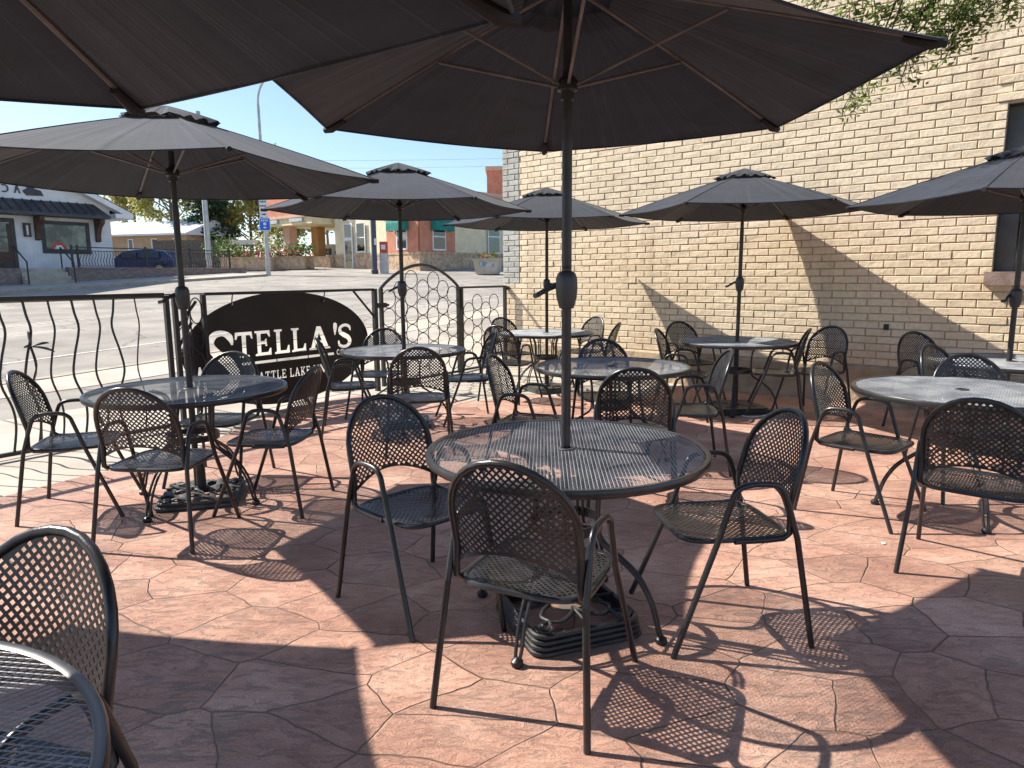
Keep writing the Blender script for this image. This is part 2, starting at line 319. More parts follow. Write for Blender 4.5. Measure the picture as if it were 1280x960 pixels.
class MB:
    def __init__(s): s.v = []; s.f = []; s.t = []
    def add(s, vs, fs, tint=.5):
        o = len(s.v); s.v += [tuple(map(float, p)) for p in vs]; s.f += [tuple(i + o for i in f) for f in fs]; s.t += [tint] * len(fs)
    def box(s, a, b, tint=.5):
        x0, y0, z0 = a; x1, y1, z1 = b
        s.add([(x0, y0, z0), (x1, y0, z0), (x1, y1, z0), (x0, y1, z0), (x0, y0, z1), (x1, y0, z1), (x1, y1, z1), (x0, y1, z1)],
              [(0, 3, 2, 1), (4, 5, 6, 7), (0, 1, 5, 4), (1, 2, 6, 5), (2, 3, 7, 6), (3, 0, 4, 7)], tint)
    def fbox(s, F, u0, u1, v0, v1, w0, w1, tint=.5):
        p = [F(u, v, w) for w in (w0, w1) for u, v in ((u0, v0), (u1, v0), (u1, v1), (u0, v1))]
        s.add(p, [(0, 3, 2, 1), (4, 5, 6, 7), (0, 1, 5, 4), (1, 2, 6, 5), (2, 3, 7, 6), (3, 0, 4, 7)], tint)
    def prism(s, poly, z0, z1, T=lambda x, y, z: (x, y, z)):
        n = len(poly)
        s.add([T(x, y, z0) for x, y in poly] + [T(x, y, z1) for x, y in poly],
              [tuple(range(n - 1, -1, -1)), tuple(range(n, 2 * n))] + [(i, (i + 1) % n, n + (i + 1) % n, n + i) for i in range(n)])
    def tube(s, pts, r, n=8, closed=False, flat=None):
        P = [Vector(p) for p in pts]; k = len(P)
        rr = r if isinstance(r, (list, tuple)) else [r] * k
        tang = []
        for i in range(k):
            a = P[i - 1] if (i > 0 or closed) else P[i]; b = P[(i + 1) % k] if (i < k - 1 or closed) else P[i]
            t = (b - a); tang.append(t.normalized() if t.length > 1e-9 else Vector((0, 0, 1)))
        up = Vector((0, 0, 1)) if abs(tang[0].z) < .9 else Vector((1, 0, 0))
        nn = (up - tang[0] * up.dot(tang[0])).normalized()
        vs = []
        for i in range(k):
            nn = (nn - tang[i] * nn.dot(tang[i])).normalized(); bb = tang[i].cross(nn)
            for j in range(n):
                a = 2 * math.pi * j / n
                ca, sa = math.cos(a) * rr[i], math.sin(a) * rr[i]
                if flat: ca *= flat
                vs.append(P[i] + nn * ca + bb * sa)
        fs = []
        m = k if closed else k - 1
        for i in range(m):
            for j in range(n):
                a, b = i * n + j, i * n + (j + 1) % n; c, d = ((i + 1) % k) * n + (j + 1) % n, ((i + 1) % k) * n + j
                fs.append((a, b, c, d))
        if not closed:
            fs.append(tuple(range(n - 1, -1, -1))); fs.append(tuple((k - 1) * n + j for j in range(n)))
        s.add(vs, fs)
    def lathe(s, prof, n=24, c=(0, 0, 0)):
        vs = []; k = len(prof)
        for r, z in prof:
            for j in range(n):
                a = 2 * math.pi * j / n; vs.append((c[0] + r * math.cos(a), c[1] + r * math.sin(a), c[2] + z))
        fs = [(i * n + j, i * n + (j + 1) % n, (i + 1) * n + (j + 1) % n, (i + 1) * n + j) for i in range(k - 1) for j in range(n)]
        fs.append(tuple(range(n - 1, -1, -1))); fs.append(tuple((k - 1) * n + j for j in range(n)))
        s.add(vs, fs)
    def quad(s, a, b, c, d, tint=.5): s.add([a, b, c, d], [(0, 1, 2, 3)], tint)
    def mesh(s, name, m, smooth=True, ang=40):
        me = bpy.data.meshes.new(name); me.from_pydata(s.v, [], s.f)
        at = me.attributes.new('tint', 'FLOAT', 'FACE'); at.data.foreach_set('value', s.t)
        me.materials.append(m)
        if smooth:
            me.polygons.foreach_set('use_smooth', [True] * len(me.polygons)); me.set_sharp_from_angle(angle=R(ang))
        me.update(); return me
    def build(s, name, m, parent=None, smooth=True, ang=40, loc=None):
        o = bpy.data.objects.new(name, s.mesh(name, m, smooth, ang)); COL.objects.link(o)
        if parent: o.parent = parent
        if loc: o.location = loc
        return o

def tag(o, label=None, cat=None, group=None, kind=None):
    if label: o['label'] = label
    if cat: o['category'] = cat
    if group: o['group'] = group
    if kind: o['kind'] = kind
    return o
def thing(name, label, cat, loc=(0, 0, 0), rz=0, group=None):
    o = bpy.data.objects.new(name, None); COL.objects.link(o); o.location = loc; o.rotation_euler = (0, 0, rz); o.empty_display_size = .1
    return tag(o, label, cat, group)
def dup(root, loc, rz, label, group=None):
    r = root.copy(); COL.objects.link(r); r.location = loc; r.rotation_euler = (0, 0, rz); r['label'] = label
    if group: r['group'] = group
    for ch in list(root.children):
        c = ch.copy(); COL.objects.link(c); c.parent = r
        for g in list(ch.children):
            d = g.copy(); COL.objects.link(d); d.parent = c
    return r
def smoothpath(pts, n=4):
    """Catmull-Rom through pts"""
    P = [Vector(p) for p in pts]; out = []
    for i in range(len(P) - 1):
        p0 = P[max(i - 1, 0)]; p1 = P[i]; p2 = P[i + 1]; p3 = P[min(i + 2, len(P) - 1)]
        for j in range(n):
            t = j / n
            out.append(.5 * ((2 * p1) + (p2 - p0) * t + (2 * p0 - 5 * p1 + 4 * p2 - p3) * t * t + (3 * p1 - p0 - 3 * p2 + p3) * t ** 3))
    out.append(P[-1]); return out
def Z(x, y):
    d = y - 9.5; return min(3.3, .03 * (math.sqrt(d * d + 1) + d))

# ------------------------------------------------------------------ the ground
RE, RN = (.545, .839), (-.839, .545)      # along the road, across it (away from the patio)
def rp(m, n): return (RE[0] * m + RN[0] * n, RE[1] * m + RN[1] * n)
def sheet(name, m0, m1, n0, n1, off, mt, th=.0, step=1.5, label=None):
    b = MB(); km = max(1, int((m1 - m0) / step)); kn = max(1, int(math.ceil((n1 - n0) / step)))
    vs = []
    for i in range(km + 1):
        for j in range(kn + 1):
            x, y = rp(m0 + (m1 - m0) * i / km, n0 + (n1 - n0) * j / kn); vs.append((x, y, Z(x, y) + off))
    fs = [(i * (kn + 1) + j, (i + 1) * (kn + 1) + j, (i + 1) * (kn + 1) + j + 1, i * (kn + 1) + j + 1) for i in range(km) for j in range(kn)]
    b.add(vs, fs)
    if th:
        for (ja) in (0, kn):
            for i in range(km):
                p = vs[i * (kn + 1) + ja]; q = vs[(i + 1) * (kn + 1) + ja]
                b.quad(p, q, (q[0], q[1], q[2] - th), (p[0], p[1], p[2] - th))
        for ia in (0, km):
            for j in range(kn):
                p = vs[ia * (kn + 1) + j]; q = vs[ia * (kn + 1) + j + 1]
                b.quad(p, q, (q[0], q[1], q[2] - th), (p[0], p[1], p[2] - th))
    o = b.build(name, mt, smooth=False); return tag(o, kind='structure')

gb = MB()
gx = [-900, -300, -120, -70, -50, -35, -25, -18, -12, -8, -4, 0, 4, 8, 14, 25, 50, 120, 300, 900]
gy = [-300, -80, -20, 0, 5, 8, 9, 10, 11, 13, 16, 20, 25, 30, 36, 44, 54, 62, 66, 80, 120, 300, 1500]
gb.add([(x, y, Z(x, y) - .16) for x in gx for y in gy],
       [(i * len(gy) + j, (i + 1) * len(gy) + j, (i + 1) * len(gy) + j + 1, i * len(gy) + j + 1) for i in range(len(gx) - 1) for j in range(len(gy) - 1)])
tag(gb.build('ground', M['ground'], smooth=False), kind='structure')
sheet('road', -45, 80, 11.1, 31.0, -.115, M['oldasphalt'])
sheet('road_near_kerb', -45, 80, 10.95, 11.1, .004, M['kerb'], th=.15)
sheet('pavement', -45, 60, 3.0, 8.3, -.012, M['concrete'], th=.12)
sheet('pavement_asphalt_strip', -45, 60, 8.3, 9.8, -.016, M['oldasphalt'], th=.12)
sheet('pavement_kerb_walk', -45, 60, 9.8, 10.95, -.008, M['concrete'], th=.12)
sheet('far_pavement', -45, 24, 31.15, 36, -.0, M['concrete'], th=.14)
sheet('far_kerb', -45, 24, 31.0, 31.15, .004, M['kerb'], th=.14)
sheet('parking_lot', 24, 80, 31.0, 75, -.122, M['lot'])
for (n, w, m0, m1) in ((13.6, .10, -40, 70), (19.2, .10, -40, 70), (19.5, .10, -40, 70)):
    sheet('road_line', m0, m1, n, n + w, -.109, M['line'], step=2)
# joints of the pavement: thin dark saw cuts
jm = MB()
for m in [x * 1.5 for x in range(-10, 20)]:
    for (n0, n1) in ((3.0, 8.3),):
        for k in range(4):
            a0 = n0 + (n1 - n0) * k / 4; a1 = n0 + (n1 - n0) * (k + 1) / 4
            pts = [rp(m, a0), rp(m + .02, a0), rp(m + .02, a1), rp(m, a1)]
            jm.quad(*[(x, y, Z(x, y) - .0075) for x, y in pts])
for n in (4.7, 6.4):
    for k in range(-20, 30):
        pts = [rp(k, n), rp(k + 1, n), rp(k + 1, n + .02), rp(k, n + .02)]
        jm.quad(*[(x, y, Z(x, y) - .0072) for x, y in pts])
tag(jm.build('pavement_joint', M['blockwall'], smooth=False), kind='structure')
# patio slab of stamped red concrete
WN = (.643, .766); WA = (.766, -.643); WP = (3.19, 8.24)
pat = [(-4.75, -3.0), (-4.55, 1.9), (-3.62, 4.1), (-3.22, 4.88), (-2.72, 5.6), (-2.66, 6.5), (-2.6, 7.4), (-2.1, 8.22), (-1.75, 8.72), (-.75, 10.12), (-.02, 11.1), (9.6, 3.0), (9.6, -3)]
pb = MB(); pb.prism(pat, -.13, 0.0)
tag(pb.build('patio_floor', M['flag'], smooth=False), kind='structure')

# ------------------------------------------------------------------ brick building
def W(s, d, z):  # along the wall, out of the wall towards the patio, up
    return (WP[0] + WA[0] * s - WN[0] * d, WP[1] + WA[1] * s - WN[1] * d, z)
bb = thing('brick_building', 'cream painted brick building wall with a dark window and grey corner pilaster', 'building', (WP[0], WP[1], 0))
def wbuild(b, name, m, par=bb, smooth=False, ang=30):
    inv = Vector((WP[0], WP[1], 0)); b.v = [tuple(Vector(p) - inv) for p in b.v]
    return b.build(name, m, par, smooth, ang)
WL, WR, WT = -4.32, 7.6, 6.2
OS0, OS1, OZ0, OZ1 = 2.07, 3.35, 1.44, 3.03
core = MB()
def wq(b, s0, s1, z0, z1, d): b.quad(W(s0, d, z0), W(s1, d, z0), W(s1, d, z1), W(s0, d, z1))
wq(core, WL, OS0, 0, WT, -.004); wq(core, OS1, WR, 0, WT, -.004); wq(core, OS0, OS1, 0, OZ0, -.004); wq(core, OS0, OS1, OZ1, WT, -.004)
core.quad(W(WL, -.004, 0), W(WL, -9, 0), W(WL, -9, WT), W(WL, -.004, WT))
core.quad(W(WR, -.004, 0), W(WR, -9, 0), W(WR, -9, WT), W(WR, -.004, WT))
core.quad(W(WL, -9, 0), W(WR, -9, 0), W(WR, -9, WT), W(WL, -9, WT))
wbuild(core, 'mortar_core', M['mortar'])
rf = MB(); rf.fbox(W, WL - .05, WR + .05, -9.05, .06, WT + .002, WT + .14); wbuild(rf, 'roof', M['parge'])
def brick(b, s0, s1, z0, z1, proud, tint):
    g = .0055; s0 += g; s1 -= g; z0 += g; z1 -= g
    if s1 - s0 < .02 or z1 - z0 < .02: return
    c = .0045; j = lambda: rnd.uniform(-.0022, .0022)
    base = [W(s0, -.003, z0), W(s1, -.003, z0), W(s1, -.003, z1), W(s0, -.003, z1)]
    sh = [W(s0 + j() * .6, proud - c, z0 + j() * .6), W(s1 + j() * .6, proud - c, z0 + j() * .6), W(s1 + j() * .6, proud - c, z1 + j() * .6), W(s0 + j() * .6, proud - c, z1 + j() * .6)]
    fr = [W(s0 + c, proud + j(), z0 + c), W(s1 - c, proud + j(), z0 + c), W(s1 - c, proud + j(), z1 - c), W(s0 + c, proud + j(), z1 - c)]
    fs = [(8, 9, 10, 11)]
    for i in range(4):
        k = (i + 1) % 4; fs += [(i, k, 4 + k, 4 + i), (4 + i, 4 + k, 8 + k, 8 + i)]
    b.add(base + sh + fr, fs, tint)
bw = MB(); gp = MB()
CH, BL, Z0 = .082, .252, .43
for k in range(int((WT - Z0) / CH)):
    z0 = Z0 + k * CH; z1 = z0 + CH
    s = WL - (BL * .5 if k % 2 else 0) - rnd.uniform(0, .02)
    while s < WR:
        s1 = s + BL * (1 + rnd.uniform(-.012, .012)); a, b_ = max(s, WL), min(s1, WR)
        if b_ > a:
            t = min(1, max(0, rnd.gauss(.5, .25))); pr = .0095 + rnd.uniform(-.0025, .0025)
            if rnd.random() < .04: pr += rnd.uniform(-.004, .006)
            segs = [(a, b_)]
            if z1 > OZ0 + .02 and z0 < OZ1 - .02:
                segs = []
                if a < OS0: segs.append((a, min(b_, OS0)))
                if b_ > OS1: segs.append((max(a, OS1), b_))
            for (p, q) in segs:
                if q <= -3.985 and z0 > 1.3: brick(gp, p, q, z0, z1, pr + .004, t)
                elif p < -3.985 and z0 > 1.3:
                    brick(gp, p, -3.985, z0, z1, pr + .004, t); brick(bw, -3.985, q, z0, z1, pr, t)
                else: brick(bw, p, q, z0, z1, pr + (.012 if (p > 1.86 and 3.03 <= z0 < 3.26) else 0), t)
        s = s1
wbuild(bw, 'brick_face', M['brick']); wbuild(gp, 'corner_pilaster', M['greybrick'])
fd = MB(); K = 60
for i in range(K):   # lumpy parged foundation, leaning out towards the foot
    s0 = WL + (WR - WL) * i / K; s1 = WL + (WR - WL) * (i + 1) / K
    dz = lambda s: .022 + .008 * math.sin(s * 3.1) + .005 * math.sin(s * 11)
    fd.quad(W(s0, dz(s0) + .03, 0), W(s1, dz(s1) + .03, 0), W(s1, dz(s1) + .01, .40), W(s0, dz(s0) + .01, .40))
    fd.quad(W(s0, dz(s0) + .01, .40), W(s1, dz(s1) + .01, .40), W(s1, -.002, .432), W(s0, -.002, .432))
wbuild(fd, 'foundation', M['parge'], smooth=True)
# the window
wf = MB()
for (s0, s1, z0, z1) in ((OS0, OS0 + .002, OZ0, OZ1), (OS1 - .002, OS1, OZ0, OZ1)):
    wf.fbox(W, s0, s1, -.16, .008, z0, z1)
wf.fbox(W, OS0, OS1, -.16, .004, OZ1 - .003, OZ1 + .003)
wf.fbox(W, OS0 + .004, OS0 + .16, -.155, -.10, OZ0, OZ1 - .006); wf.fbox(W, OS1 - .16, OS1 - .004, -.155, -.10, OZ0, OZ1 - .006)
wf.fbox(W, OS0 + .163, OS1 - .163, -.155, -.10, OZ1 - .12, OZ1 - .006); wf.fbox(W, OS0 + .163, OS1 - .163, -.155, -.10, OZ0 + .01, OZ0 + .09)
wf.fbox(W, OS0 + .163, OS1 - .163, -.152, -.105, 2.15, 2.21)
win = wbuild(wf, 'window', M['greyframe'])
gl = MB(); gl.fbox(W, OS0 + .12, OS1 - .12, -.14, -.13, OZ0 + .05, OZ1 - .06); wbuild(gl, 'glass', M['darkglass'], win)
sb = MB(); sb.fbox(W, OS0 - .06, OS1 + .06, -.155, .075, OZ0 - .125, OZ0 + .008); wbuild(sb, 'sill', M['sill'], win)
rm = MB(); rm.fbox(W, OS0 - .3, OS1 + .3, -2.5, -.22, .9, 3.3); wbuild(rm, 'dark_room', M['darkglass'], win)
# a small vent plate set into a brick
vp = MB(); vp.fbox(W, 1.14, 1.19, .012, .024, .83, .895); wbuild(vp, 'wall_tie_plate', M['iron'])

# ------------------------------------------------------------------ patio fence
FP = (-1.7, 8.69); FE = (.588, .809); FN = (-.809, .588)
FRZ = math.atan2(FE[1], FE[0])
# local frame of every fence piece: x along the fence, y outwards to the street, z up
def fthing(name, label, cat, t, group=None):
    return thing(name, label, cat, (FP[0] + FE[0] * t, FP[1] + FE[1] * t, 0), FRZ, group)
def bar(b, x0, z0, x1, z1, w=.02, y=0): b.tube([(x0, y, z0), (x1, y, z1)], w, 4)
def post(b, x, z0, z1, h=.022, y=0): b.box((x - h, y - h, z0), (x + h, y + h, z1))
def ring_mesh(rx, rz):
    b = MB(); b.tube([(rx * math.cos(a), 0, rz * math.sin(a)) for a in [2 * math.pi * i / 28 for i in range(28)]], .006, 6, closed=True); return b
# wavy railing
wl = fthing('wavy_railing', 'black iron railing with wavy balusters and a small iron flower', 'fence', -2.68)
b = MB(); b.tube([(-5.6, 0, 1.285), (.0, 0, 1.285)], .024, 6); b.box((-5.6, -.03, 1.298), (0.0, .03, 1.312)); b.build('top_rail', M['iron'], wl)
b = MB(); b.box((-5.6, -.018, .03), (-.02, .018, .062)); b.build('bottom_rail', M['iron'], wl)
bl = MB(); bl.tube(smoothpath([(0, 0, 1.275), (.012, 0, 1.16), (.03, 0, 1.02), (-.012, 0, .80), (-.03, 0, .62), (.02, 0, .42), (.028, 0, .26), (0, 0, .055)], 4), .0085, 6)
blm = bl.mesh('baluster', M['iron'])
for i in range(30):
    o = bpy.data.objects.new('baluster', blm); COL.objects.link(o); o.parent = wl; o.location = (-.26 - .176 * i + rnd.uniform(-.012, .012), 0, 0)
    o.rotation_euler = (0, 0, math.pi * (0 if rnd.random() < .8 else 1))
    o.scale = (1 + rnd.uniform(-.25, .25), 1, 1)
for fx in (-1.12,):
    fl = MB()
    fl.tube(smoothpath([(fx, .012, .06), (fx + .02, .02, .35), (fx - .02, .012, .55), (fx + .02, .0, .72), (fx, .012, .90)], 4), .008, 6)
    fl.tube(smoothpath([(fx + .02, -.012, .45), (fx - .02, -.02, .6), (fx + .02, -.015, .75), (fx, 0, .90)], 4), .007, 6)
    for a, l in ((95, .13), (28, .15), (-2, .17), (140, .07)):
        dx, dz = math.cos(R(a)), math.sin(R(a))
        pts = [(fx + dx * l * k, -.012 * math.sin(k * 3), .90 + dz * l * k - .05 * k * k * (1 if abs(dz) < .7 else 0)) for k in (0, .3, .6, .85, 1)]
        fl.tube(pts, [.006, .02, .027, .02, .005], 7, flat=.45)
    fl.build('iron_flower', M['iron'], wl)
# narrow corner panel with rings, carrying the sign span
cp = fthing('corner_ring_panel', 'narrow black iron post panel with rings beside the oval sign', 'fence panel', -2.62)
for x in (-.035, .045, .335):
    b = MB(); post(b, x, 0, 1.285, .021); b.build('post', M['iron'], cp)
b = MB(); b.box((-.05, -.05, 1.288), (.345, .05, 1.30)); b.build('top_plate', M['iron'], cp)
b = MB(); post(b, .19, .08, 1.28, .006); b.build('centre_bar', M['iron'], cp)
rmh = ring_mesh(.062, .125).mesh('ring', M['iron'])
for x in (.117, .253):
    for k in range(4):
        o = bpy.data.objects.new('ring', rmh); COL.objects.link(o); o.parent = cp; o.location = (x, 0, 1.13 - .27 * k)
b = MB(); bar(b, .06, .98, .26, 1.22, .016); bar(b, .06, .80, .20, 1.02, .016); b.build('latch_arm', M['iron'], cp)
# sign span with the oval sign hung below it
sp = fthing('sign_rail', 'black iron rail over the oval sign with diagonal brace and square end post', 'fence rail', -2.26)
b = MB(); b.box((0, -.016, 1.275), (2.22, .016, 1.305)); b.build('top_rail', M['iron'], sp)
b = MB(); post(b, 2.24, 0, 1.3, .026); b.build('post', M['iron'], sp)
b = MB(); bar(b, 1.90, 1.28, 2.225, .95, .016); b.build('diagonal_brace', M['iron'], sp)
# --- the sign: an oval plate with stencil-cut letters
def curve_plate(name, outlines, ext, m, parent):
    cu = bpy.data.curves.new(name, 'CURVE'); cu.dimensions = '2D'; cu.fill_mode = 'BOTH'; cu.extrude = ext
    for o in outlines:
        s = cu.splines.new('POLY'); s.points.add(len(o) - 1); s.use_cyclic_u = True
        for p, (x, y) in zip(s.points, o): p.co = (x, y, 0, 1)
    tmp = bpy.data.objects.new(name + '_tmp', cu); COL.objects.link(tmp)
    dg = bpy.context.evaluated_depsgraph_get(); me = bpy.data.meshes.new_from_object(tmp.evaluated_get(dg))
    bpy.data.objects.remove(tmp); bpy.data.curves.remove(cu)
    me.materials.clear(); me.materials.append(m); me.name = name
    ob = bpy.data.objects.new(name, me); COL.objects.link(ob)
    if parent: ob.parent = parent
    return ob
def stroke(pts, w):
    """outline of a thick open stroke; w one width per point"""
    P = smoothpath([(x, y, 0) for x, y in pts], 5); n = len(P); Lf, Rt = [], []
    for i, p in enumerate(P):
        t = (P[min(i + 1, n - 1)] - P[max(i - 1, 0)]).normalized(); q = Vector((-t.y, t.x, 0))
        u = i / (n - 1) * (len(w) - 1); k = min(int(u), len(w) - 2); ww = w[k] + (w[k + 1] - w[k]) * (u - k)
        Lf.append((p.x + q.x * ww / 2, p.y + q.y * ww / 2)); Rt.append((p.x - q.x * ww / 2, p.y - q.y * ww / 2))
    return Lf + Rt[::-1]
GL = {
 'T': ([[(0, 1), (.8, 1), (.82, .72), (.75, .72), (.68, .87), (.50, .87), (.50, .1), (.63, .07), (.63, 0), (.17, 0), (.17, .07), (.30, .1), (.30, .87), (.12, .87), (.05, .72), (-.02, .72)]], .84),
 'E': ([[(0, 1), (.72, 1), (.72, .74), (.66, .74), (.58, .88), (.28, .88), (.28, .58), (.44, .58), (.5, .67), (.56, .67), (.56, .37), (.5, .37), (.44, .46), (.28, .46), (.28, .12), (.60, .12), (.69, .28), (.76, .28), (.75, 0), (0, 0), (0, .07), (.1, .1), (.1, .9), (0, .93)]], .80),
 'L': ([[(0, 1), (.40, 1), (.40, .93), (.29, .9), (.29, .12), (.58, .12), (.67, .32), (.75, .32), (.74, 0), (0, 0), (0, .07), (.1, .1), (.1, .9), (0, .93)]], .78),
 'A': ([[(0, 0), (.34, 0), (.34, .07), (.26, .1), (.31, .27), (.43, .27), (.43, .38), (.35, .38), (.46, .72), (.57, .38), (.49, .38), (.49, .27), (.60, .27), (.65, .1), (.57, .07), (.57, 0), (.95, 0), (.95, .07), (.87, .1), (.56, 1), (.36, 1), (.09, .1), (0, .07)]], .97),
 'K': ([[(0, 1), (.38, 1), (.38, .93), (.28, .9), (.28, .55), (.55, .9), (.50, .93), (.50, 1), (.84, 1), (.84, .93), (.74, .9), (.46, .57), (.78, .1), (.86, .07), (.86, 0), (.50, 0), (.50, .07), (.55, .1), (.35, .43), (.28, .36), (.28, .1), (.38, .07), (.38, 0), (0, 0), (0, .07), (.1, .1), (.1, .9), (0, .93)]], .9),
 'M': ([[(0, 1), (.30, 1), (.52, .45), (.74, 1), (1.04, 1), (1.04, .93), (.94, .9), (.94, .1), (1.04, .07), (1.04, 0), (.68, 0), (.68, .07), (.77, .1), (.77, .66), (.55, .12), (.48, .12), (.26, .66), (.26, .1), (.36, .07), (.36, 0), (0, 0), (0, .07), (.1, .1), (.1, .9), (0, .93)]], 1.1),
 'N': ([[(0, 1), (.32, 1), (.70, .35), (.70, .9), (.6, .93), (.6, 1), (.94, 1), (.94, .93), (.84, .9), (.84, 0), (.68, 0), (.24, .72), (.24, .1), (.34, .07), (.34, 0), (0, 0), (0, .07), (.1, .1), (.1, .9), (0, .93)]], 1.0),
 'B': ([[(0, 0), (.27, 0), (.27, 1), (0, 1), (0, .93), (.1, .9), (.1, .1), (0, .07)],
        stroke([(.32, .95), (.52, .93), (.60, .76), (.52, .58), (.32, .55)], [.12, .14, .17, .14, .11]),
        stroke([(.32, .46), (.56, .44), (.66, .26), (.56, .07), (.32, .05)], [.11, .14, .18, .14, .11])], .78),
 'S': ([stroke([(.62, .70), (.58, .86), (.38, .94), (.16, .86), (.13, .68), (.30, .54), (.50, .42), (.58, .25), (.46, .08), (.25, .05), (.08, .14), (.05, .32)], [.05, .13, .12, .13, .17, .2, .2, .18, .14, .12, .13, .05])], .70),
 'C': ([stroke([(.60, .72), (.48, .92), (.25, .90), (.10, .5), (.25, .1), (.48, .08), (.62, .26)], [.08, .16, .17, .2, .17, .15, .06])], .7),
 'O': ([stroke([(.34, .96), (.12, .86), (.06, .5), (.12, .14), (.34, .04)], [.12, .16, .18, .16, .12]), stroke([(.42, .96), (.64, .86), (.70, .5), (.64, .14), (.42, .04)], [.12, .16, .18, .16, .12])], .76),
 "'": ([[(.10, 1), (.20, 1.04), (.32, .98), (.33, .84), (.22, .5), (.16, .42), (.13, .5), (.08, .80)]], .4),
}
def glyph(ch, x, z, w, h):
    polys, W0 = GL[ch]; k = w / W0
    return [[(x + px * k, z + pz * h) for px, pz in o] for o in polys]
sg = fthing('oval_sign', "large black oval sign with STELLA'S cut out of it in serif letters", 'sign', -1.3)
sg.location = (FP[0] + FE[0] * -1.3 + FN[0] * .07, FP[1] + FE[1] * -1.3 + FN[1] * .07, 0)
O = [[(1.21 * math.cos(a), .67 + .62 * math.sin(a)) for a in [2 * math.pi * i / 96 for i in range(96)]]]
tt = 1.3
O.append(stroke([(t + tt, z) for t, z in ((-1.962, .755), (-1.985, .835), (-2.06, .882), (-2.16, .865), (-2.205, .775), (-2.14, .675), (-2.02, .575), (-1.955, .455), (-1.99, .325), (-2.11, .255), (-2.25, .285), (-2.325, .40), (-2.335, .56))],
              [.02, .075, .055, .07, .085, .10, .115, .12, .11, .09, .08, .075, .02]))
for ch, a, w in (('T', -1.925, .21), ('E', -1.695, .21), ('L', -1.455, .205), ('L', -1.232, .205), ('A', -.995, .31)):
    O += glyph(ch, a + tt, .612, w, .268)
O += glyph("'", -.655 + tt, .652, .10, .25)
O += glyph('S', -.575 + tt, .60, .225, .29)
for a, c in ((-1.865, -1.735), (-1.71, -1.44), (-1.43, -1.02), (-1.01, -.64)):
    O.append([(a + tt, .527), (c + tt, .527), (c + tt, .556), (a + tt, .556)])
x = -1.74
for ch in 'BATTLE LAKE MN':
    if ch == ' ': x += .036; continue
    w = GL[ch][1] * .075; O += glyph(ch, x + tt, .335, w, .098); x += w + .0085
O += glyph('C', -.60 + tt, .522, .05, .062); O += glyph('O', -.54 + tt, .522, .055, .062)
pl = curve_plate('sign_plate', O, .003, M['signplate'], sg); pl.rotation_euler = (R(90), 0, 0)
for xx in (-.655, .52):
    b = MB(); b.tube([(xx, -.06, 1.29), (xx, -.03, 1.18), (xx, -.004, 1.155)], .007, 6); b.build('hanger_rod', M['iron'], sg)
    b = MB(); b.tube([(xx + .012, -.012, 1.165), (xx + .02, -.012, 1.21), (xx + .028, -.004, 1.17)], .005, 6); b.build('hook', M['white'], sg)
# --- arched gate with rings
gt = fthing('arched_gate', 'black iron gate with arched top filled with wire rings', 'gate', .09)
GW = 1.50
def archz(x): return 1.30 + .30 * math.sin(math.pi * min(1, max(0, x / GW))) ** .85
b = MB(); post(b, .0, .05, 1.30, .021); b.build('stile', M['iron'], gt)
b = MB(); post(b, GW, .05, 1.30, .021); b.build('stile', M['iron'], gt)
b = MB(); b.tube([(GW * i / 28, 0, archz(GW * i / 28)) for i in range(29)], .022, 6); b.build('arched_top', M['iron'], gt)
b = MB(); b.box((.0, -.018, .06), (GW, .018, .09)); b.build('bottom_rail', M['iron'], gt)
b = MB(); b.box((-.09, -.03, 1.06), (.07, .03, 1.12)); b.box((.075, -.018, 1.075), (.12, .018, 1.105)); b.build('latch', M['iron'], gt)
rg = ring_mesh(.116, .116).mesh('ring', M['iron'])
def rings(parent, x0, x1, zt, dx=.226, dz=.238):
    i = 0; x = x0 + .135
    while x < x1 - .10:
        top = zt(x) - .15; z = .22 + (.119 if i % 2 else 0) + rnd.uniform(-.02, .02)
        while z < top + .02:
            o = bpy.data.objects.new('ring', rg); COL.objects.link(o); o.parent = parent
            o.location = (x + rnd.uniform(-.012, .012), rnd.uniform(-.004, .004), z); z += dz
        x += dx * .92; i += 1
rings(gt, 0, GW, archz)
hp = fthing('ring_fence_panel', 'square topped black iron panel of wire rings between gate and brick corner', 'fence panel', 1.66)
PW = 1.06
for x in (.0, PW):
    b = MB(); post(b, x, 0, 1.30, .022); b.build('post', M['iron'], hp)
b = MB(); b.box((.023, -.018, 1.27), (PW - .023, .018, 1.30)); b.build('top_rail', M['iron'], hp)
b = MB(); b.box((.023, -.018, .07), (PW - .023, .018, .10)); b.build('bottom_rail', M['iron'], hp)
b = MB(); b.box((-.028, -.03, .98), (-.024, .03, 1.29)); b.box((-.045, -.012, 1.0), (-.025, .012, 1.27)); b.build('hinge', M['iron'], hp)
rings(hp, .02, PW - .02, lambda x: 1.28)
b = MB(); b.box((PW + .023, -.03, 1.235), (PW + .12, .03, 1.285)); b.build('wall_bracket', M['iron'], hp)

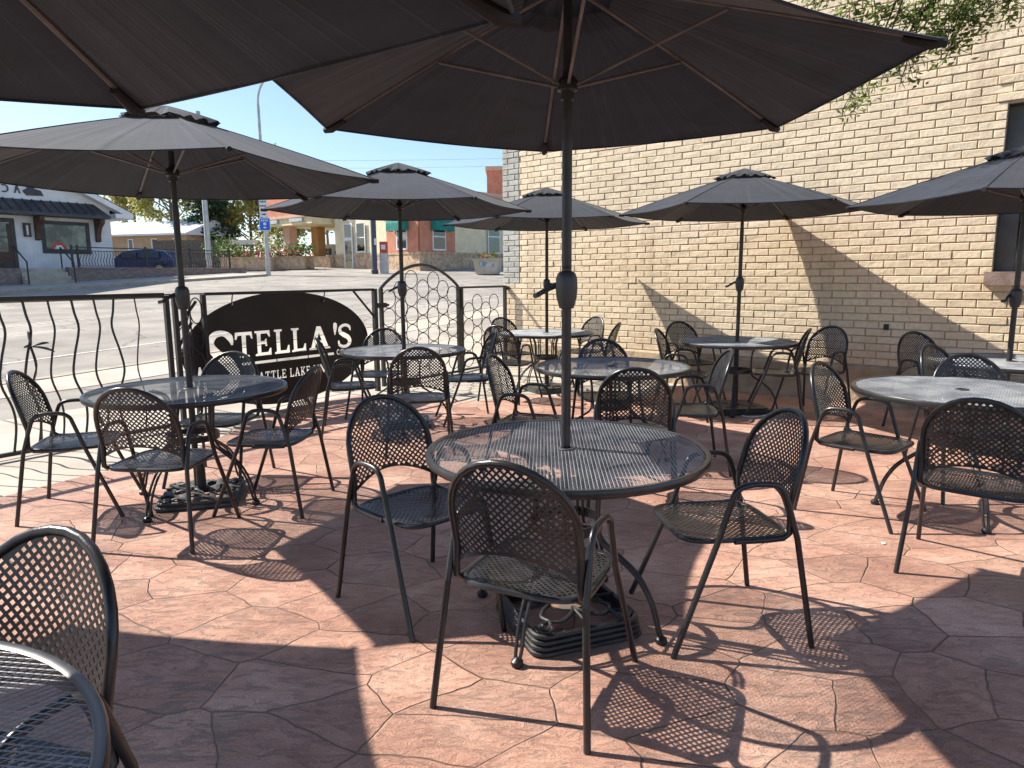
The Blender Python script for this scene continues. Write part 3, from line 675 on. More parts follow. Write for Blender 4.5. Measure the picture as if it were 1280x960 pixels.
# ------------------------------------------------------------------ chair
def lattice(inside, clampf, u0, u1, v0, v1, pitch, hole, mapf, thick, rot=45):
    """perforated sheet: square grid turned by rot, one square hole per cell; cells over the edge become solid and are pulled onto the outline"""
    b = MB(); key = {}
    ca, sa = math.cos(R(rot)), math.sin(R(rot)); n = int(max(u1 - u0, v1 - v0) / pitch) + 2; cu, cv = (u0 + u1) / 2, (v0 + v1) / 2
    def vert(u, v, side):
        k = (round(u, 5), round(v, 5), side)
        if k not in key:
            key[k] = len(b.v); p, q = mapf(u, v); b.v.append(tuple(p[i] + q[i] * thick * (.5 if side else -.5) for i in range(3)))
        return key[k]
    for i in range(-n, n):
        for j in range(-n, n):
            c = []
            for a, d in ((0, 0), (1, 0), (1, 1), (0, 1)):
                x, y = (i + a) * pitch, (j + d) * pitch; c.append((cu + x * ca - y * sa, cv + x * sa + y * ca))
            ins = [inside(*p) for p in c]
            if not any(ins): continue
            full = all(ins)
            if full:
                m = (sum(p[0] for p in c) / 4, sum(p[1] for p in c) / 4)
                h = [(m[0] + (p[0] - m[0]) * hole, m[1] + (p[1] - m[1]) * hole) for p in c]
                O1 = [vert(*p, 1) for p in c]; O0 = [vert(*p, 0) for p in c]; H1 = [vert(*p, 1) for p in h]; H0 = [vert(*p, 0) for p in h]
                for k in range(4):
                    l = (k + 1) % 4
                    b.f += [(O1[k], O1[l], H1[l], H1[k]), (O0[l], O0[k], H0[k], H0[l]), (H1[k], H1[l], H0[l], H0[k])]; b.t += [.5] * 3
            else:
                c2 = [p if k else clampf(*p) for p, k in zip(c, ins)]
                O1 = [vert(*p, 1) for p in c2]; O0 = [vert(*p, 0) for p in c2]
                f1 = []; f0 = []
                for a in O1:
                    if a not in f1: f1.append(a)
                for a in O0:
                    if a not in f0: f0.append(a)
                if len(f1) > 2: b.f.append(tuple(f1)); b.t.append(.5); b.f.append(tuple(reversed(f0))); b.t.append(.5)
    return b

TILT = .235
def backpt(y, s):     # a point of the backrest surface and its normal (x forward, y left)
    x = -.203 - TILT * s + .045 * (y / .22) ** 2 * min(1, s / .1)
    z = .445 + .972 * s
    return (x, y, z), (.97, -.4 * y / .22 * .4, .23)
def b_top(y): return .235 + .215 * math.sqrt(max(0, 1 - (y / .214) ** 2))
def b_bot(y): return .055 + .068 * (1 - (y / .214) ** 2)
def b_in(y, s): return abs(y) < .2139 and b_bot(y) <= s <= b_top(y)
def b_cl(y, s):
    if s > .235:
        a, c = y / .214, (s - .235) / .215; l = math.hypot(a, c)
        if l > 1: return (y / l, .235 + (s - .235) / l)
        return (y, s)
    y = max(-.214, min(.214, y)); return (y, max(s, b_bot(y)))
def seatpt(x, y):
    r = ((x - .01) / .21) ** 2 + (y / .21) ** 2
    z = .438 - .016 * max(0, 1 - r) + .010 * max(0, x / .21) * (1 - (y / .22) ** 2) * 0
    return (x, y, z), (0, 0, 1)
SN = 5.0
def s_r(x, y): return (abs((x - .008) / .213) ** SN + abs(y / .213) ** SN) ** (1 / SN)
def s_in(x, y): return s_r(x, y) <= 1
def s_cl(x, y):
    r = s_r(x, y)
    return (x, y) if r <= 1 else (.008 + (x - .008) / r, y / r)
def make_chair(name, label, loc, rz, group):
    t = thing(name, label, 'chair', loc, rz, group)
    lattice(s_in, s_cl, -.22, .23, -.22, .22, .0185, .61, seatpt, .0022).build('seat', M['black'], t)
    lattice(b_in, b_cl, -.22, .22, .04, .46, .0185, .61, backpt, .0022).build('backrest', M['black'], t)
    b = MB(); b.tube([(.008 + .217 * math.copysign(abs(math.cos(a)) ** (2 / SN), math.cos(a)), .217 * math.copysign(abs(math.sin(a)) ** (2 / SN), math.sin(a)), .434) for a in [2 * math.pi * (i + .5) / 44 for i in range(44)]], .0105, 8, closed=True)
    b.build('seat_frame', M['blacktube'], t)
    pts = [(.03, .221, .430), (-.10, .222, .430), (-.165, .222, .434), (-.190, .222, .452)]
    for s_ in (.05, .12, .19, .235): pts.append(backpt(.220, s_)[0])
    for a in range(12, 180, 12):
        y = .220 * math.cos(R(a)); pts.append(backpt(y, .235 + .221 * math.sin(R(a)))[0])
    for s_ in (.235, .19, .12, .05): pts.append(backpt(-.220, s_)[0])
    pts += [(-.190, -.222, .452), (-.165, -.222, .434), (-.10, -.222, .430), (.03, -.221, .430)]
    b = MB(); b.tube(pts, .0125, 10); b.build('back_frame', M['blacktube'], t)
    for sy in (1, -1):
        b = MB(); b.tube(smoothpath([(.108, .243 * sy, .435), (.060, .240 * sy, .585), (.040, .239 * sy, .632), (-.005, .238 * sy, .655), (-.09, .238 * sy, .657), (-.138, .239 * sy, .640), (-.163, .240 * sy, .595), (-.212, .244 * sy, .435)], 4), .0118, 10); b.build('armrest', M['blacktube'], t)
        b = MB(); b.tube([(.108, .243 * sy, .436), (.278, .274 * sy, .008), (.280, .274 * sy, .0)], .0118, 10); b.build('leg', M['blacktube'], t)
        b = MB(); b.tube([(-.212, .244 * sy, .436), (-.278, .274 * sy, .008), (-.279, .274 * sy, .0)], .0118, 10); b.build('leg', M['blacktube'], t)
    return t
CG = 'black mesh armchairs around the patio tables'
P = 'black mesh armchair '
CH_ = [
 (.09, 2.27, 65, P + 'with its back to the camera at the scroll base table'),
 (-.41, 2.95, 315, P + 'standing askew between the scroll base table and the oval sign'),
 (.85, 2.73, 187, P + 'in profile on the window side of the scroll base table'),
 (-1.96, 3.76, 87, P + 'with its back to the camera at the table by the wavy railing'),
 (-2.75, 4.24, 17, P + 'right beside the wavy railing and the iron flower'),
 (-1.53, 4.29, 175, P + 'facing the wavy railing across its table'),
 (-2.13, 4.87, 265, P + 'before the sign, half hidden by the wavy railing table'),
 (-.79, 5.70, 99, P + 'with its back to the camera at the table before the arched gate'),
 (-1.51, 6.40, 12, P + 'edge on before the last letters of the sign'),
 (-.46, 6.85, 194, P + 'facing the sign from the gate side of its table'),
 (-1.41, 7.18, 264, P + 'close to the gate latch, behind the table by the sign'),
 (.14, 4.74, 342, P + 'edge on, facing the wall at the bare mid patio table'),
 (.81, 5.70, 275, P + 'behind the bare mid patio table, facing the camera'),
 (.79, 4.38, 80, P + 'with its back to the camera at the bare mid patio table'),
 (1.32, 5.10, 175, P + 'with sunlit grey back in profile at the bare mid patio table'),
 (.02, 9.05, 304, P + 'next to the ring fence panel at the table in the brick corner'),
 (-.02, 8.03, 60, P + 'seen from behind at the table in the brick corner'),
 (.92, 9.25, 215, P + 'with pale sunlit back, close to the wall at the corner table'),
 (.98, 8.20, 160, P + 'dark, before the pale one by the wall at the corner table'),
 (1.78, 7.00, 336, P + 'turned to the wall at the table with the black resin base'),
 (2.10, 7.95, 291, P + 'against the wall behind the table with the black resin base'),
 (2.74, 7.08, 160, P + 'with sunlit front leg at the table with the black resin base'),
 (3.14, 7.10, 213, P + 'grey in the parasol shadow, backed against the brick wall'),
 (2.13, 4.06, 312, P + 'turned to the camera beside the parasol-less table by the window'),
 (2.25, 3.20, 50, P + 'with its back to the camera at the parasol-less window table'),
 (3.03, 4.36, 257, P + 'with bright rim, behind the parasol-less table by the window'),
 (3.40, 5.06, 300, P + 'with brownish rim between two others near the window table'),
 (3.86, 6.20, 282, P + 'black, near the wall under the end of the parasol shadow'),
 (-1.10, 1.17, 253, P + 'cropped by the picture corner, with the table of the bright rim'),
]
first = None
for (x, y, a, lab) in CH_:
    if first is None: first = make_chair('patio_chair', lab, (x, y, 0), R(a), CG)
    else: dup(first, (x, y, 0), R(a), lab, CG)

# ------------------------------------------------------------------ table
def expanded(Rr, lw, sw, st, z, hole_r):
    b = MB(); nx, ny = int(Rr / lw) + 2, 2 * int(Rr / sw) + 3
    for i in range(-nx, nx + 1):
        for j in range(-ny, ny + 1):
            cx, cy = i * lw + (lw / 2 if j % 2 else 0), j * sw / 2
            if math.hypot(cx, cy) > Rr - .004 or math.hypot(cx, cy) < hole_r: continue
            o = [(cx + lw / 2, cy), (cx, cy + sw / 2), (cx - lw / 2, cy), (cx, cy - sw / 2)]
            k = 1 - 2 * st / sw
            h = [(cx + (x - cx) * (k + .06), cy + (y - cy) * k) for x, y in o]
            def cl(p):
                r = math.hypot(*p); return p if r < Rr else (p[0] * Rr / r, p[1] * Rr / r)
            vs = []
            for q, (x, y) in enumerate(o): x, y = cl((x, y)); vs.append((x, y, z))
            for q, (x, y) in enumerate(h):
                x, y = cl((x, y)); vs.append((x, y, z - .0011))
            b.add(vs, [(0, 1, 5, 4), (1, 2, 6, 5), (2, 3, 7, 6), (3, 0, 4, 7)])
    return b
def make_table(label, loc, rz, group):
    t = thing('patio_table', label, 'table', loc, rz, group)
    top = expanded(.583, .032, .0165, .0019, .741, .03).build('tabletop', M['mesh'], t, smooth=False)
    b = MB(); b.lathe([(.022, .734), (.036, .734), (.038, .744), (.034, .747), (.022, .747), (.022, .734)], 20); b.build('parasol_hole_ring', M['plastic'], top)
    n = 72; b = MB()
    prof = [(.580, .712), (.597, .712), (.602, .718), (.603, .738), (.599, .745), (.588, .746), (.580, .742)]
    vs = [(r * math.cos(2 * math.pi * j / n), r * math.sin(2 * math.pi * j / n), z) for r, z in prof for j in range(n)]; k = len(prof)
    b.add(vs, [(i * n + j, i * n + (j + 1) % n, ((i + 1) % k) * n + (j + 1) % n, ((i + 1) % k) * n + j) for i in range(k) for j in range(n)])
    b.build('rim', M['rim'], t)
    for zz, rr_ in ((.43, .158),):
        b = MB(); nn = 32; prof = [(rr_ - .004, zz - .02), (rr_ + .003, zz - .02), (rr_ + .003, zz + .02), (rr_ - .004, zz + .02)]
        vs = [(r * math.cos(2 * math.pi * j / nn), r * math.sin(2 * math.pi * j / nn), z) for r, z in prof for j in range(nn)]
        b.add(vs, [(i * nn + j, i * nn + (j + 1) % nn, ((i + 1) % 4) * nn + (j + 1) % nn, ((i + 1) % 4) * nn + j) for i in range(4) for j in range(nn)])
        b.tube([(.155, 0, zz), (-.155, 0, zz)], .006, 6); b.tube([(0, .155, zz), (0, -.155, zz)], .006, 6)
        b.build('ring_band', M['iron'], t)
    prof = [(.30, .716), (.20, .690), (.160, .62), (.150, .52), (.152, .43), (.170, .375), (.235, .33), (.33, .26), (.395, .16), (.425, .06), (.44, .02)]
    for q in range(4):
        a = math.pi / 2 * q; b = MB()
        for off in (-.013, .013):
            pts = smoothpath([(r, off * (1 if z > .05 else .6), z) for r, z in prof], 3)
            b.tube([(p.x * math.cos(a) - p.y * math.sin(a), p.x * math.sin(a) + p.y * math.cos(a), p.z) for p in pts], .0075, 7)
        b.lathe([(.006, .0), (.022, .001), (.026, .010), (.024, .022), (.012, .032), (.004, .036)], 12, (.44 * math.cos(a), .44 * math.sin(a), 0))
        b.build('leg', M['iron'], t)
    return t
TG = 'round mesh patio tables'
TB = [(.22, 2.74, 60, 'round mesh table standing over the square scroll base, pole shadow across its top'),
 (-2.08, 4.38, 75, 'round mesh table beside the wavy railing, over a woven strap base'),
 (-1.05, 6.65, 95, 'round mesh table with bluish top between the oval sign and the arched gate'),
 (.43, 8.62, 120, 'round mesh table tucked into the corner of brick wall and ring fence'),
 (.78, 5.34, 75, 'round mesh table without parasol in the middle of the patio, empty hole at its centre'),
 (2.39, 7.27, 160, 'round mesh table against the brick wall over the black resin base'),
 (2.72, 4.10, 80, 'round mesh table without parasol near the window, big dark chair before it'),
 (3.97, 5.42, 95, 'round mesh table under the parasol nearest the brick wall window'),
 (-1.15, .67, 20, 'round mesh table cut by the picture corner, its bright rim close to the camera')]
ft = None
for (x, y, a, lab) in TB:
    if ft is None: ft = make_table(lab, (x, y, 0), R(a), TG)
    else: dup(ft, (x, y, 0), R(a), lab, TG)
ft.scale = (.95, .95, 1)

# ------------------------------------------------------------------ parasol
RR_, ZR, ZA = 1.25, 2.07, 2.485
def hexr(a):   # radius of a hexagon with corners at multiples of 60 degrees, edges pulled in a little
    x = ((math.degrees(a) % 60) - 30); k = math.cos(R(30)) / math.cos(R(x)); return k - .022 * (1 - (x / 30) ** 2)
def canopy_mesh(r0, r1, z0, z1, nr, na, sag, ruffle=0):
    b = MB(); vs = []
    for i in range(nr + 1):
        u = i / nr; r = r0 + (r1 - r0) * u
        for j in range(na):
            a = 2 * math.pi * j / na; x = (math.degrees(a) % 60) / 60; mid = 4 * x * (1 - x)
            rr_ = r * hexr(a); z = z0 + (z1 - z0) * u + .03 * u * (1 - u) - sag * mid * (u ** 1.5) * .6
            z += .003 * math.sin(j * 1.3 + i * .7) * u * mid
            if ruffle: z += ruffle * math.sin(j * math.pi / 2.2 + .6 * math.sin(j)) * u * u; rr_ *= 1 + .03 * math.sin(j * 1.7) * u
            vs.append((rr_ * math.cos(a), rr_ * math.sin(a), z))
    fs = [(i * na + j, i * na + (j + 1) % na, (i + 1) * na + (j + 1) % na, (i + 1) * na + j) for i in range(nr) for j in range(na)]
    b.add(vs, fs); return b
def make_parasol(label, loc, rz, group):
    t = thing('parasol', label, 'parasol', loc, rz, group)
    b = MB(); b.lathe([(.020, .03), (.020, 1.42), (.0205, 1.425), (.017, 1.43)], 20); b.lathe([(.020, 1.415), (.020, 1.9)], 20); b.lathe([(.0172, 1.9), (.0172, 2.47)], 20); b.build('pole', M['polepaint'], t)
    cb = MB(); cb.lathe([(.020, 1.255), (.030, 1.258), (.034, 1.275), (.042, 1.30), (.0445, 1.34), (.043, 1.375), (.036, 1.395), (.026, 1.402), (.020, 1.404)], 18)
    cbo = cb.build('crank_box', M['plastic'], t)
    b = MB(); b.tube([(.02, -.04, 1.352), (.06, -.05, 1.335), (.105, -.052, 1.312)], [.013, .011, .010], 8); b.tube([(.105, -.048, 1.312), (.108, -.085, 1.306)], .011, 8); b.build('crank_handle', M['plastic'], cbo)
    b = MB(); b.lathe([(.018, 2.045), (.026, 2.048), (.027, 2.075), (.040, 2.082), (.042, 2.110), (.034, 2.125), (.022, 2.13), (.0175, 2.15)], 18); b.build('runner_hub', M['polepaint'], t)
    b = MB(); b.lathe([(.018, 2.43), (.036, 2.435), (.036, 2.46), (.02, 2.47)], 16); b.build('crown_hub', M['polepaint'], t)
    cn = canopy_mesh(.20, RR_, ZA - .085, ZR, 12, 72, .03); 
    for k in range(6):     # seam tape over each rib and a hem round the rim
        a = R(60 * k); c, s_ = math.cos(a), math.sin(a)
        zz = lambda u: ZA - .085 + (ZR - ZA + .085) * u + .03 * u * (1 - u)
        cn.tube([((.20 + (RR_ - .20) * u) * c, (.20 + (RR_ - .20) * u) * s_, zz(u) + .0015) for u in (.02, .2, .4, .6, .8, 1)], .007, 6, flat=.35)
    cn.tube([(RR_ * hexr(a) * math.cos(a), RR_ * hexr(a) * math.sin(a), ZR - .03 * .6 * 4 * ((math.degrees(a) % 60) / 60) * (1 - (math.degrees(a) % 60) / 60)) for a in [2 * math.pi * j / 72 for j in range(72)]], .005, 5, closed=True)
    cn.build('canopy', M['fabric'], t, ang=9)
    vc = canopy_mesh(.012, .31, ZA + .012, ZA - .088, 6, 72, .0, ruffle=.013); vco = vc.build('vent_cap', M['fabric'], t)
    for k in range(6):
        a = R(60 * k); c, s_ = math.cos(a), math.sin(a)
        P_ = lambda r, z: (r * c, r * s_, z)
        b = MB(); b.tube([P_(.036, 2.445), P_(.45, 2.325), P_(.85, 2.198), P_(RR_ - .03, ZR + .004)], .0085, 6, flat=.7)
        ro = b.build('rib', M['rib'], t)
        b = MB(); b.tube([P_(RR_ - .11, ZR + .022), P_(RR_ - .03, ZR - .006), P_(RR_ + .012, ZR - .008)], [.012, .018, .013], 8); b.build('tip_pocket', M['pocket'], ro)
        b = MB(); b.tube([P_(.040, 2.10), P_(.60, 2.268)], .0065, 6); b.build('strut', M['rib'], ro)
    return t
UG = 'charcoal hexagonal parasols over the patio tables'
UM = [(.22, 2.76, 31.5, .055, 'charcoal hexagonal parasol over the scroll base table, seen from below'),
 (-2.10, 4.43, 7, -.01, 'charcoal hexagonal parasol with greyish sunlit top beside the wavy railing'),
 (-1.05, 6.68, 7.7, 0, 'charcoal hexagonal parasol before the arched gate'),
 (.44, 8.60, 1.3, 0, 'charcoal hexagonal parasol in the brick wall corner, the farthest one'),
 (2.39, 7.27, 48.4, .01, 'charcoal hexagonal parasol throwing a wedge of shadow on the brick wall'),
 (3.97, 5.45, 43.6, -.09, 'charcoal hexagonal parasol in front of the brick wall window'),
 (-1.105, .785, 27.2, -.155, 'charcoal hexagonal parasol crossing the top corner, only its underside showing'),
 (-3.42, 2.28, 51, -.05, 'charcoal hexagonal parasol outside the picture that shades the corner of the floor')]
fu = None
for (x, y, a, dz, lab) in UM:
    if fu is None: fu = make_parasol(lab, (x, y, dz), R(a), UG)
    else: dup(fu, (x, y, dz), R(a), lab, UG)
fu.scale = (.975, .975, 1.0)
for o, wa in zip([o for o in COL.objects if o.name.startswith('parasol') and o.type == 'EMPTY' and o.get('category') == 'parasol'], (195, 250, 200, 5, 195, 230, 100, 0)):
    for c in o.children:
        if c.name.startswith('crank_box'): c.rotation_euler = (0, 0, R(wa) - o.rotation_euler.z)

# ------------------------------------------------------------------ parasol bases
def rsq(h, r, n=5):
    out = []
    for cx, cy, a0 in ((h - r, h - r, 0), (-h + r, h - r, 90), (-h + r, -h + r, 180), (h - r, -h + r, 270)):
        for i in range(n + 1): a = R(a0 + 90 * i / n); out.append((cx + r * math.cos(a), cy + r * math.sin(a)))
    return out
def scroll_base(label, loc, rz):
    t = thing('parasol_stand', label, 'parasol stand', loc, rz, 'iron parasol stands')
    for k in range(4):
        b = MB(); b.tube([(x, y, .012 + .021 * k) for x, y in rsq(.235 - .004 * k, .05)], .0115, 7, closed=True); b.build('frame_bar', M['iron'], t)
    for q in range(4):
        a = math.pi / 2 * q; b = MB()
        for m in (1, -1):
            pts = smoothpath([(.05, 0, .09), (.10, .02 * m, .088), (.15, .085 * m, .085), (.135, .135 * m, .085), (.155, .185 * m, .085), (.195, .19 * m, .085), (.205, .16 * m, .085), (.185, .145 * m, .085), (.172, .16 * m, .085)], 4)
            b.tube([(p.x * math.cos(a) - p.y * math.sin(a), p.x * math.sin(a) + p.y * math.cos(a), p.z) for p in pts], .0085, 7)
        b.tube([(.05 * math.cos(a), .05 * math.sin(a), .09), (.225 * math.cos(a), .225 * math.sin(a), .085)], .007, 6)
        b.build('scroll', M['iron'], t)
    b = MB(); b.lathe([(.078, .083), (.080, .092), (.06, .098), (.03, .102)], 24); b.build('rusty_disc', M['rust'], t)
    b = MB(); b.lathe([(.029, .10), (.029, .33), (.026, .335), (.021, .335)], 16); b.build('sleeve', M['polepaint'], t)
    return t
sbse = scroll_base('square wrought iron scroll base with a rusty disc under the front table', (.22, 2.72, 0), R(20.4))
def woven_base(label, loc, rz):
    t = thing('parasol_stand', label, 'parasol stand', loc, rz, 'iron parasol stands')
    b = MB(); b.tube([(x, y, .016) for x, y in rsq(.235, .04)], .016, 7, closed=True); b.tube([(x, y, .045) for x, y in rsq(.225, .04)], .012, 7, closed=True); b.build('frame_bar', M['resin'], t)
    for o in range(-2, 3):
        b = MB()
        b.tube([(o * .088, -.23 + .46 * i / 12, .056 + .011 * math.sin(i * math.pi / 2 + o * math.pi)) for i in range(13)], .022, 6, flat=.35); b.build('strap', M['resin'], t)
        b = MB()
        b.tube([(-.23 + .46 * i / 12, o * .088, .056 - .011 * math.sin(i * math.pi / 2 + o * math.pi)) for i in range(13)], .022, 6, flat=.35); b.build('strap', M['resin'], t)
    b = MB(); b.lathe([(.05, .05), (.05, .075), (.030, .085), (.029, .33), (.021, .335)], 18); b.build('sleeve', M['polepaint'], t)
    return t
woven_base('square base of woven dark straps under the table by the wavy railing', (-2.06, 4.40, 0), R(15))
def slab_base(label, loc, rz, m, h=.235):
    t = thing('parasol_stand', label, 'parasol stand', loc, rz, 'slab parasol stands')
    b = MB(); b.prism(rsq(h, .05), .0, .045); b.prism(rsq(h - .03, .05), .0455, .062); b.build('slab', m, t, ang=30)
    b = MB()
    for dx, dy in ((1, 1), (-1, 1), (-1, -1), (1, -1)):
        b.tube([(dx * .05, dy * .05, .066), (dx * .16, dy * .16, .064)], .012, 6, flat=.5)
    b.build('moulded_rib', m, t)
    b = MB(); b.lathe([(.055, .06), (.05, .08), (.030, .09), (.029, .33), (.021, .335)], 18); b.build('sleeve', M['polepaint'], t)
slab_base('grey square slab base under the table before the arched gate', (-1.05, 6.66, 0), R(12), M['resin'])
slab_base('square slab base under the table in the brick corner', (.44, 8.61, 0), R(30), M['resin'])
slab_base('black resin slab base with a white cable coiled on it, by the wall', (2.39, 7.27, 0), R(8), M['iron'], .29)
slab_base('square slab base under the table by the window', (3.97, 5.44, 0), R(40), M['iron'])
slab_base('square slab base of the parasol that crosses the top corner', (-1.105, .785, 0), R(20), M['iron'])
slab_base('square slab base of the parasol outside the picture', (-3.42, 2.28, 0), R(20), M['iron'])
b = MB(); b.tube(smoothpath([(2.36, 6.92, .008), (2.42, 6.86, .008), (2.52, 6.88, .008), (2.60, 6.93, .008), (2.66, 6.90, .008), (2.72, 6.98, .008)], 5), .007, 6)
tag(b.build('white_cable', M['cable']), 'short white cable lying on the floor by the black resin base', 'cable')
b = MB(); b.add([(1.98, 3.52, .002), (2.0, 3.515, .006), (2.01, 3.53, .003), (1.99, 3.54, .007)], [(0, 1, 2, 3)]); b.add([(1.98, 3.52, .002), (2.0, 3.515, .0055), (1.99, 3.54, .0065)], [(2, 1, 0)])
tag(b.build('paper_scrap', M['white']), 'tiny white paper scrap on the sunlit red floor', 'litter')

# ------------------------------------------------------------------ trees
def leaves(b, c, r, n, size, rg, flat=1.0):
    for _ in range(n):
        u = [rg.gauss(0, .5) for _ in range(3)]; p = Vector((c[0] + u[0] * r, c[1] + u[1] * r, c[2] + u[2] * r * flat))
        d = Vector((rg.gauss(0, 1), rg.gauss(0, 1), rg.gauss(0, 1))).normalized(); e = d.orthogonal().normalized(); s_ = size * rg.uniform(.55, 1.25)
        a = p - d * s_ * .5; c2 = p + d * s_ * .5; w = e * s_ * .28
        b.add([a, p + w, c2, p - w], [(0, 1, 2, 3)], rg.random())
def tree(name, label, loc, h, spread, m, seed, nleaf, lsize, trunk_r, bark=None, clear=.3, group='trees beyond the street'):
    rg = random.Random(seed); t = thing(name, label, 'tree', loc, 0, group); tb = MB(); cb = MB()
    tb.tube([(0, 0, -.2), (rg.uniform(-.1, .1), 0, h * .3), (rg.uniform(-.2, .2), rg.uniform(-.2, .2), h * .75)], [trunk_r, trunk_r * .75, trunk_r * .25], 8)
    tips = []
    for i in range(16):
        z0 = h * rg.uniform(clear, .7); a = rg.uniform(0, 2 * math.pi); l = spread * rg.uniform(.5, 1) * (1.1 - abs(z0 / h - .45)); up = rg.uniform(.35, .9) * l
        p0 = Vector((0, 0, z0)); p1 = p0 + Vector((math.cos(a) * l * .5, math.sin(a) * l * .5, up * .6)); p2 = p0 + Vector((math.cos(a + .2) * l, math.sin(a + .2) * l, up))
        tb.tube([p0, p1, p2], [trunk_r * .4, trunk_r * .22, trunk_r * .08], 5); tips += [p1, p2, (p1 + p2) / 2]
        for k in range(3):
            q = p1.lerp(p2, rg.random()); d = Vector((rg.gauss(0, 1), rg.gauss(0, 1), rg.uniform(.2, 1.2))).normalized() * l * .4
            tb.tube([q, q + d], [trunk_r * .12, trunk_r * .04], 4); tips += [q + d, q + d * .6]
    tips.append(Vector((0, 0, h * .8))); tips.append(Vector((0, 0, h * .92)))
    for _ in range(nleaf // 12):
        c = rg.choice(tips); leaves(cb, c, spread * .16, 12, lsize, rg)
    tb.build('trunk', bark or M['bark'], t); cb.build('crown', m, t, smooth=False); return t
def conifer(label, loc, h, r, seed):
    rg = random.Random(seed); t = thing('conifer_tree', label, 'tree', loc, 0, 'trees beyond the street'); tb = MB(); cb = MB()
    tb.tube([(0, 0, -.2), (0, 0, h)], [.22, .03], 7)
    for k in range(26):
        z = h * (.12 + .86 * k / 26); rr_ = r * (1 - k / 27) * rg.uniform(.8, 1.15)
        for q in range(6):
            a = rg.uniform(0, 6.28); e = (math.cos(a) * rr_, math.sin(a) * rr_, z - rr_ * .12)
            tb.tube([(0, 0, z), e], [.04, .01], 4)
            for f in (.35, .6, .8, .97): leaves(cb, (e[0] * f, e[1] * f, z - rr_ * .12 * f), .28 * r * .45, 9, .34, rg, .5)
    tb.build('trunk', M['bark'], t); cb.build('crown', M['leaf_dark'], t, smooth=False)
def gp_(px, d): # ground point on the pixel column px of the 1280 wide photo at depth d
    x = (px - 640) / 860 * d * .988; return (x, d, Z(x, d))
tree('budding_tree', 'bare limbed tree in yellow bud behind the white agency roof', gp_(222, 62), 9.6, 5.0, M['leaf_spring'], 3, 6500, .36, .18, clear=.2)
tree('budding_tree', 'pale yellow green tree between the gazebo and the blue road sign', gp_(318, 60), 9.0, 4.6, M['leaf_spring'], 5, 7000, .42, .16, clear=.14)
tree('budding_tree', 'light green tree just beyond the filling station canopy', gp_(352, 68), 8.6, 4.4, M['leaf_spring'], 8, 6000, .42, .16, clear=.14)
tree('leafy_tree', 'small green tree seen through the filling station canopy', gp_(413, 75), 7.5, 2.8, M['leaf_green'], 9, 1200, .36, .18)
tree('leafy_tree', 'yellowish tree rising just off the corner of the white agency', gp_(176, 70), 8.8, 3.6, M['leaf_spring'], 12, 3400, .36, .2)
conifer('dark green conifer behind the grey utility pole', gp_(268, 58), 8.4, 2.6, 4)
# branches reaching into the picture over the parasols
nt_ = thing('leafy_branch_tree', 'tree at the wall whose green twigs hang into the upper corner', 'tree', (5.35, 4.9, 0))
rg = random.Random(21); tb = MB(); cb = MB()
o0 = Vector((5.35, 4.9, 0)); tb.tube([(0, 0, -.05), (.03, .02, 1.5), (-.05, .05, 3.0), (-.15, .1, 4.1), (-.1, .2, 5.0)], [.10, .085, .075, .055, .03], 9)
tg = [(2.36, 5.9, 3.62), (2.68, 5.9, 3.58), (2.97, 5.9, 3.53), (3.20, 5.9, 3.42), (3.30, 5.8, 3.50), (3.55, 5.9, 3.50), (3.70, 5.9, 3.58), (3.50, 5.9, 3.20), (3.54, 5.9, 3.34), (3.17, 5.9, 3.04), (2.72, 5.9, 2.86), (2.86, 5.85, 2.95), (3.93, 5.9, 3.60), (3.43, 5.9, 3.40), (3.05, 5.95, 3.12), (3.62, 5.85, 3.44)]
hub = Vector((4.2, 5.75, 4.05)); tb.tube(smoothpath([(-.12, .07, 3.7), (-.6, .55, 4.1), tuple(hub - o0), (-2.0, .95, 3.9), (-2.9, 1.0, 3.78)], 4), [.05, .047, .044, .04, .038, .035, .032, .030, .027, .025, .022, .019, .016, .014, .012, .010, .008][:17], 7)
for c in tg:
    c = Vector(c) - Vector((0, 0, .10)); st = Vector((min(4.2, c.x + rg.uniform(.25, .6)), 5.85, 3.88 + rg.uniform(-.03, .05)))
    mid = st.lerp(c, .5) + Vector((rg.uniform(-.08, .08), rg.uniform(-.05, .05), rg.uniform(-.02, .08)))
    tb.tube([st - o0, mid - o0, c - o0], [.010, .007, .003], 5)
    for k in range(7):
        q = mid.lerp(c, rg.uniform(.1, 1.0)) + Vector((rg.gauss(0, .07), rg.gauss(0, .06), rg.gauss(-.01, .05)))
        tb.tube([mid.lerp(c, .6) - o0, q - o0], [.004, .0015], 4)
        leaves(cb, q - o0, .10, 30, .056, rg)
tb.build('trunk', M['darkbark'], nt_); cb.build('crown', M['leaf_near'], nt_, smooth=False)

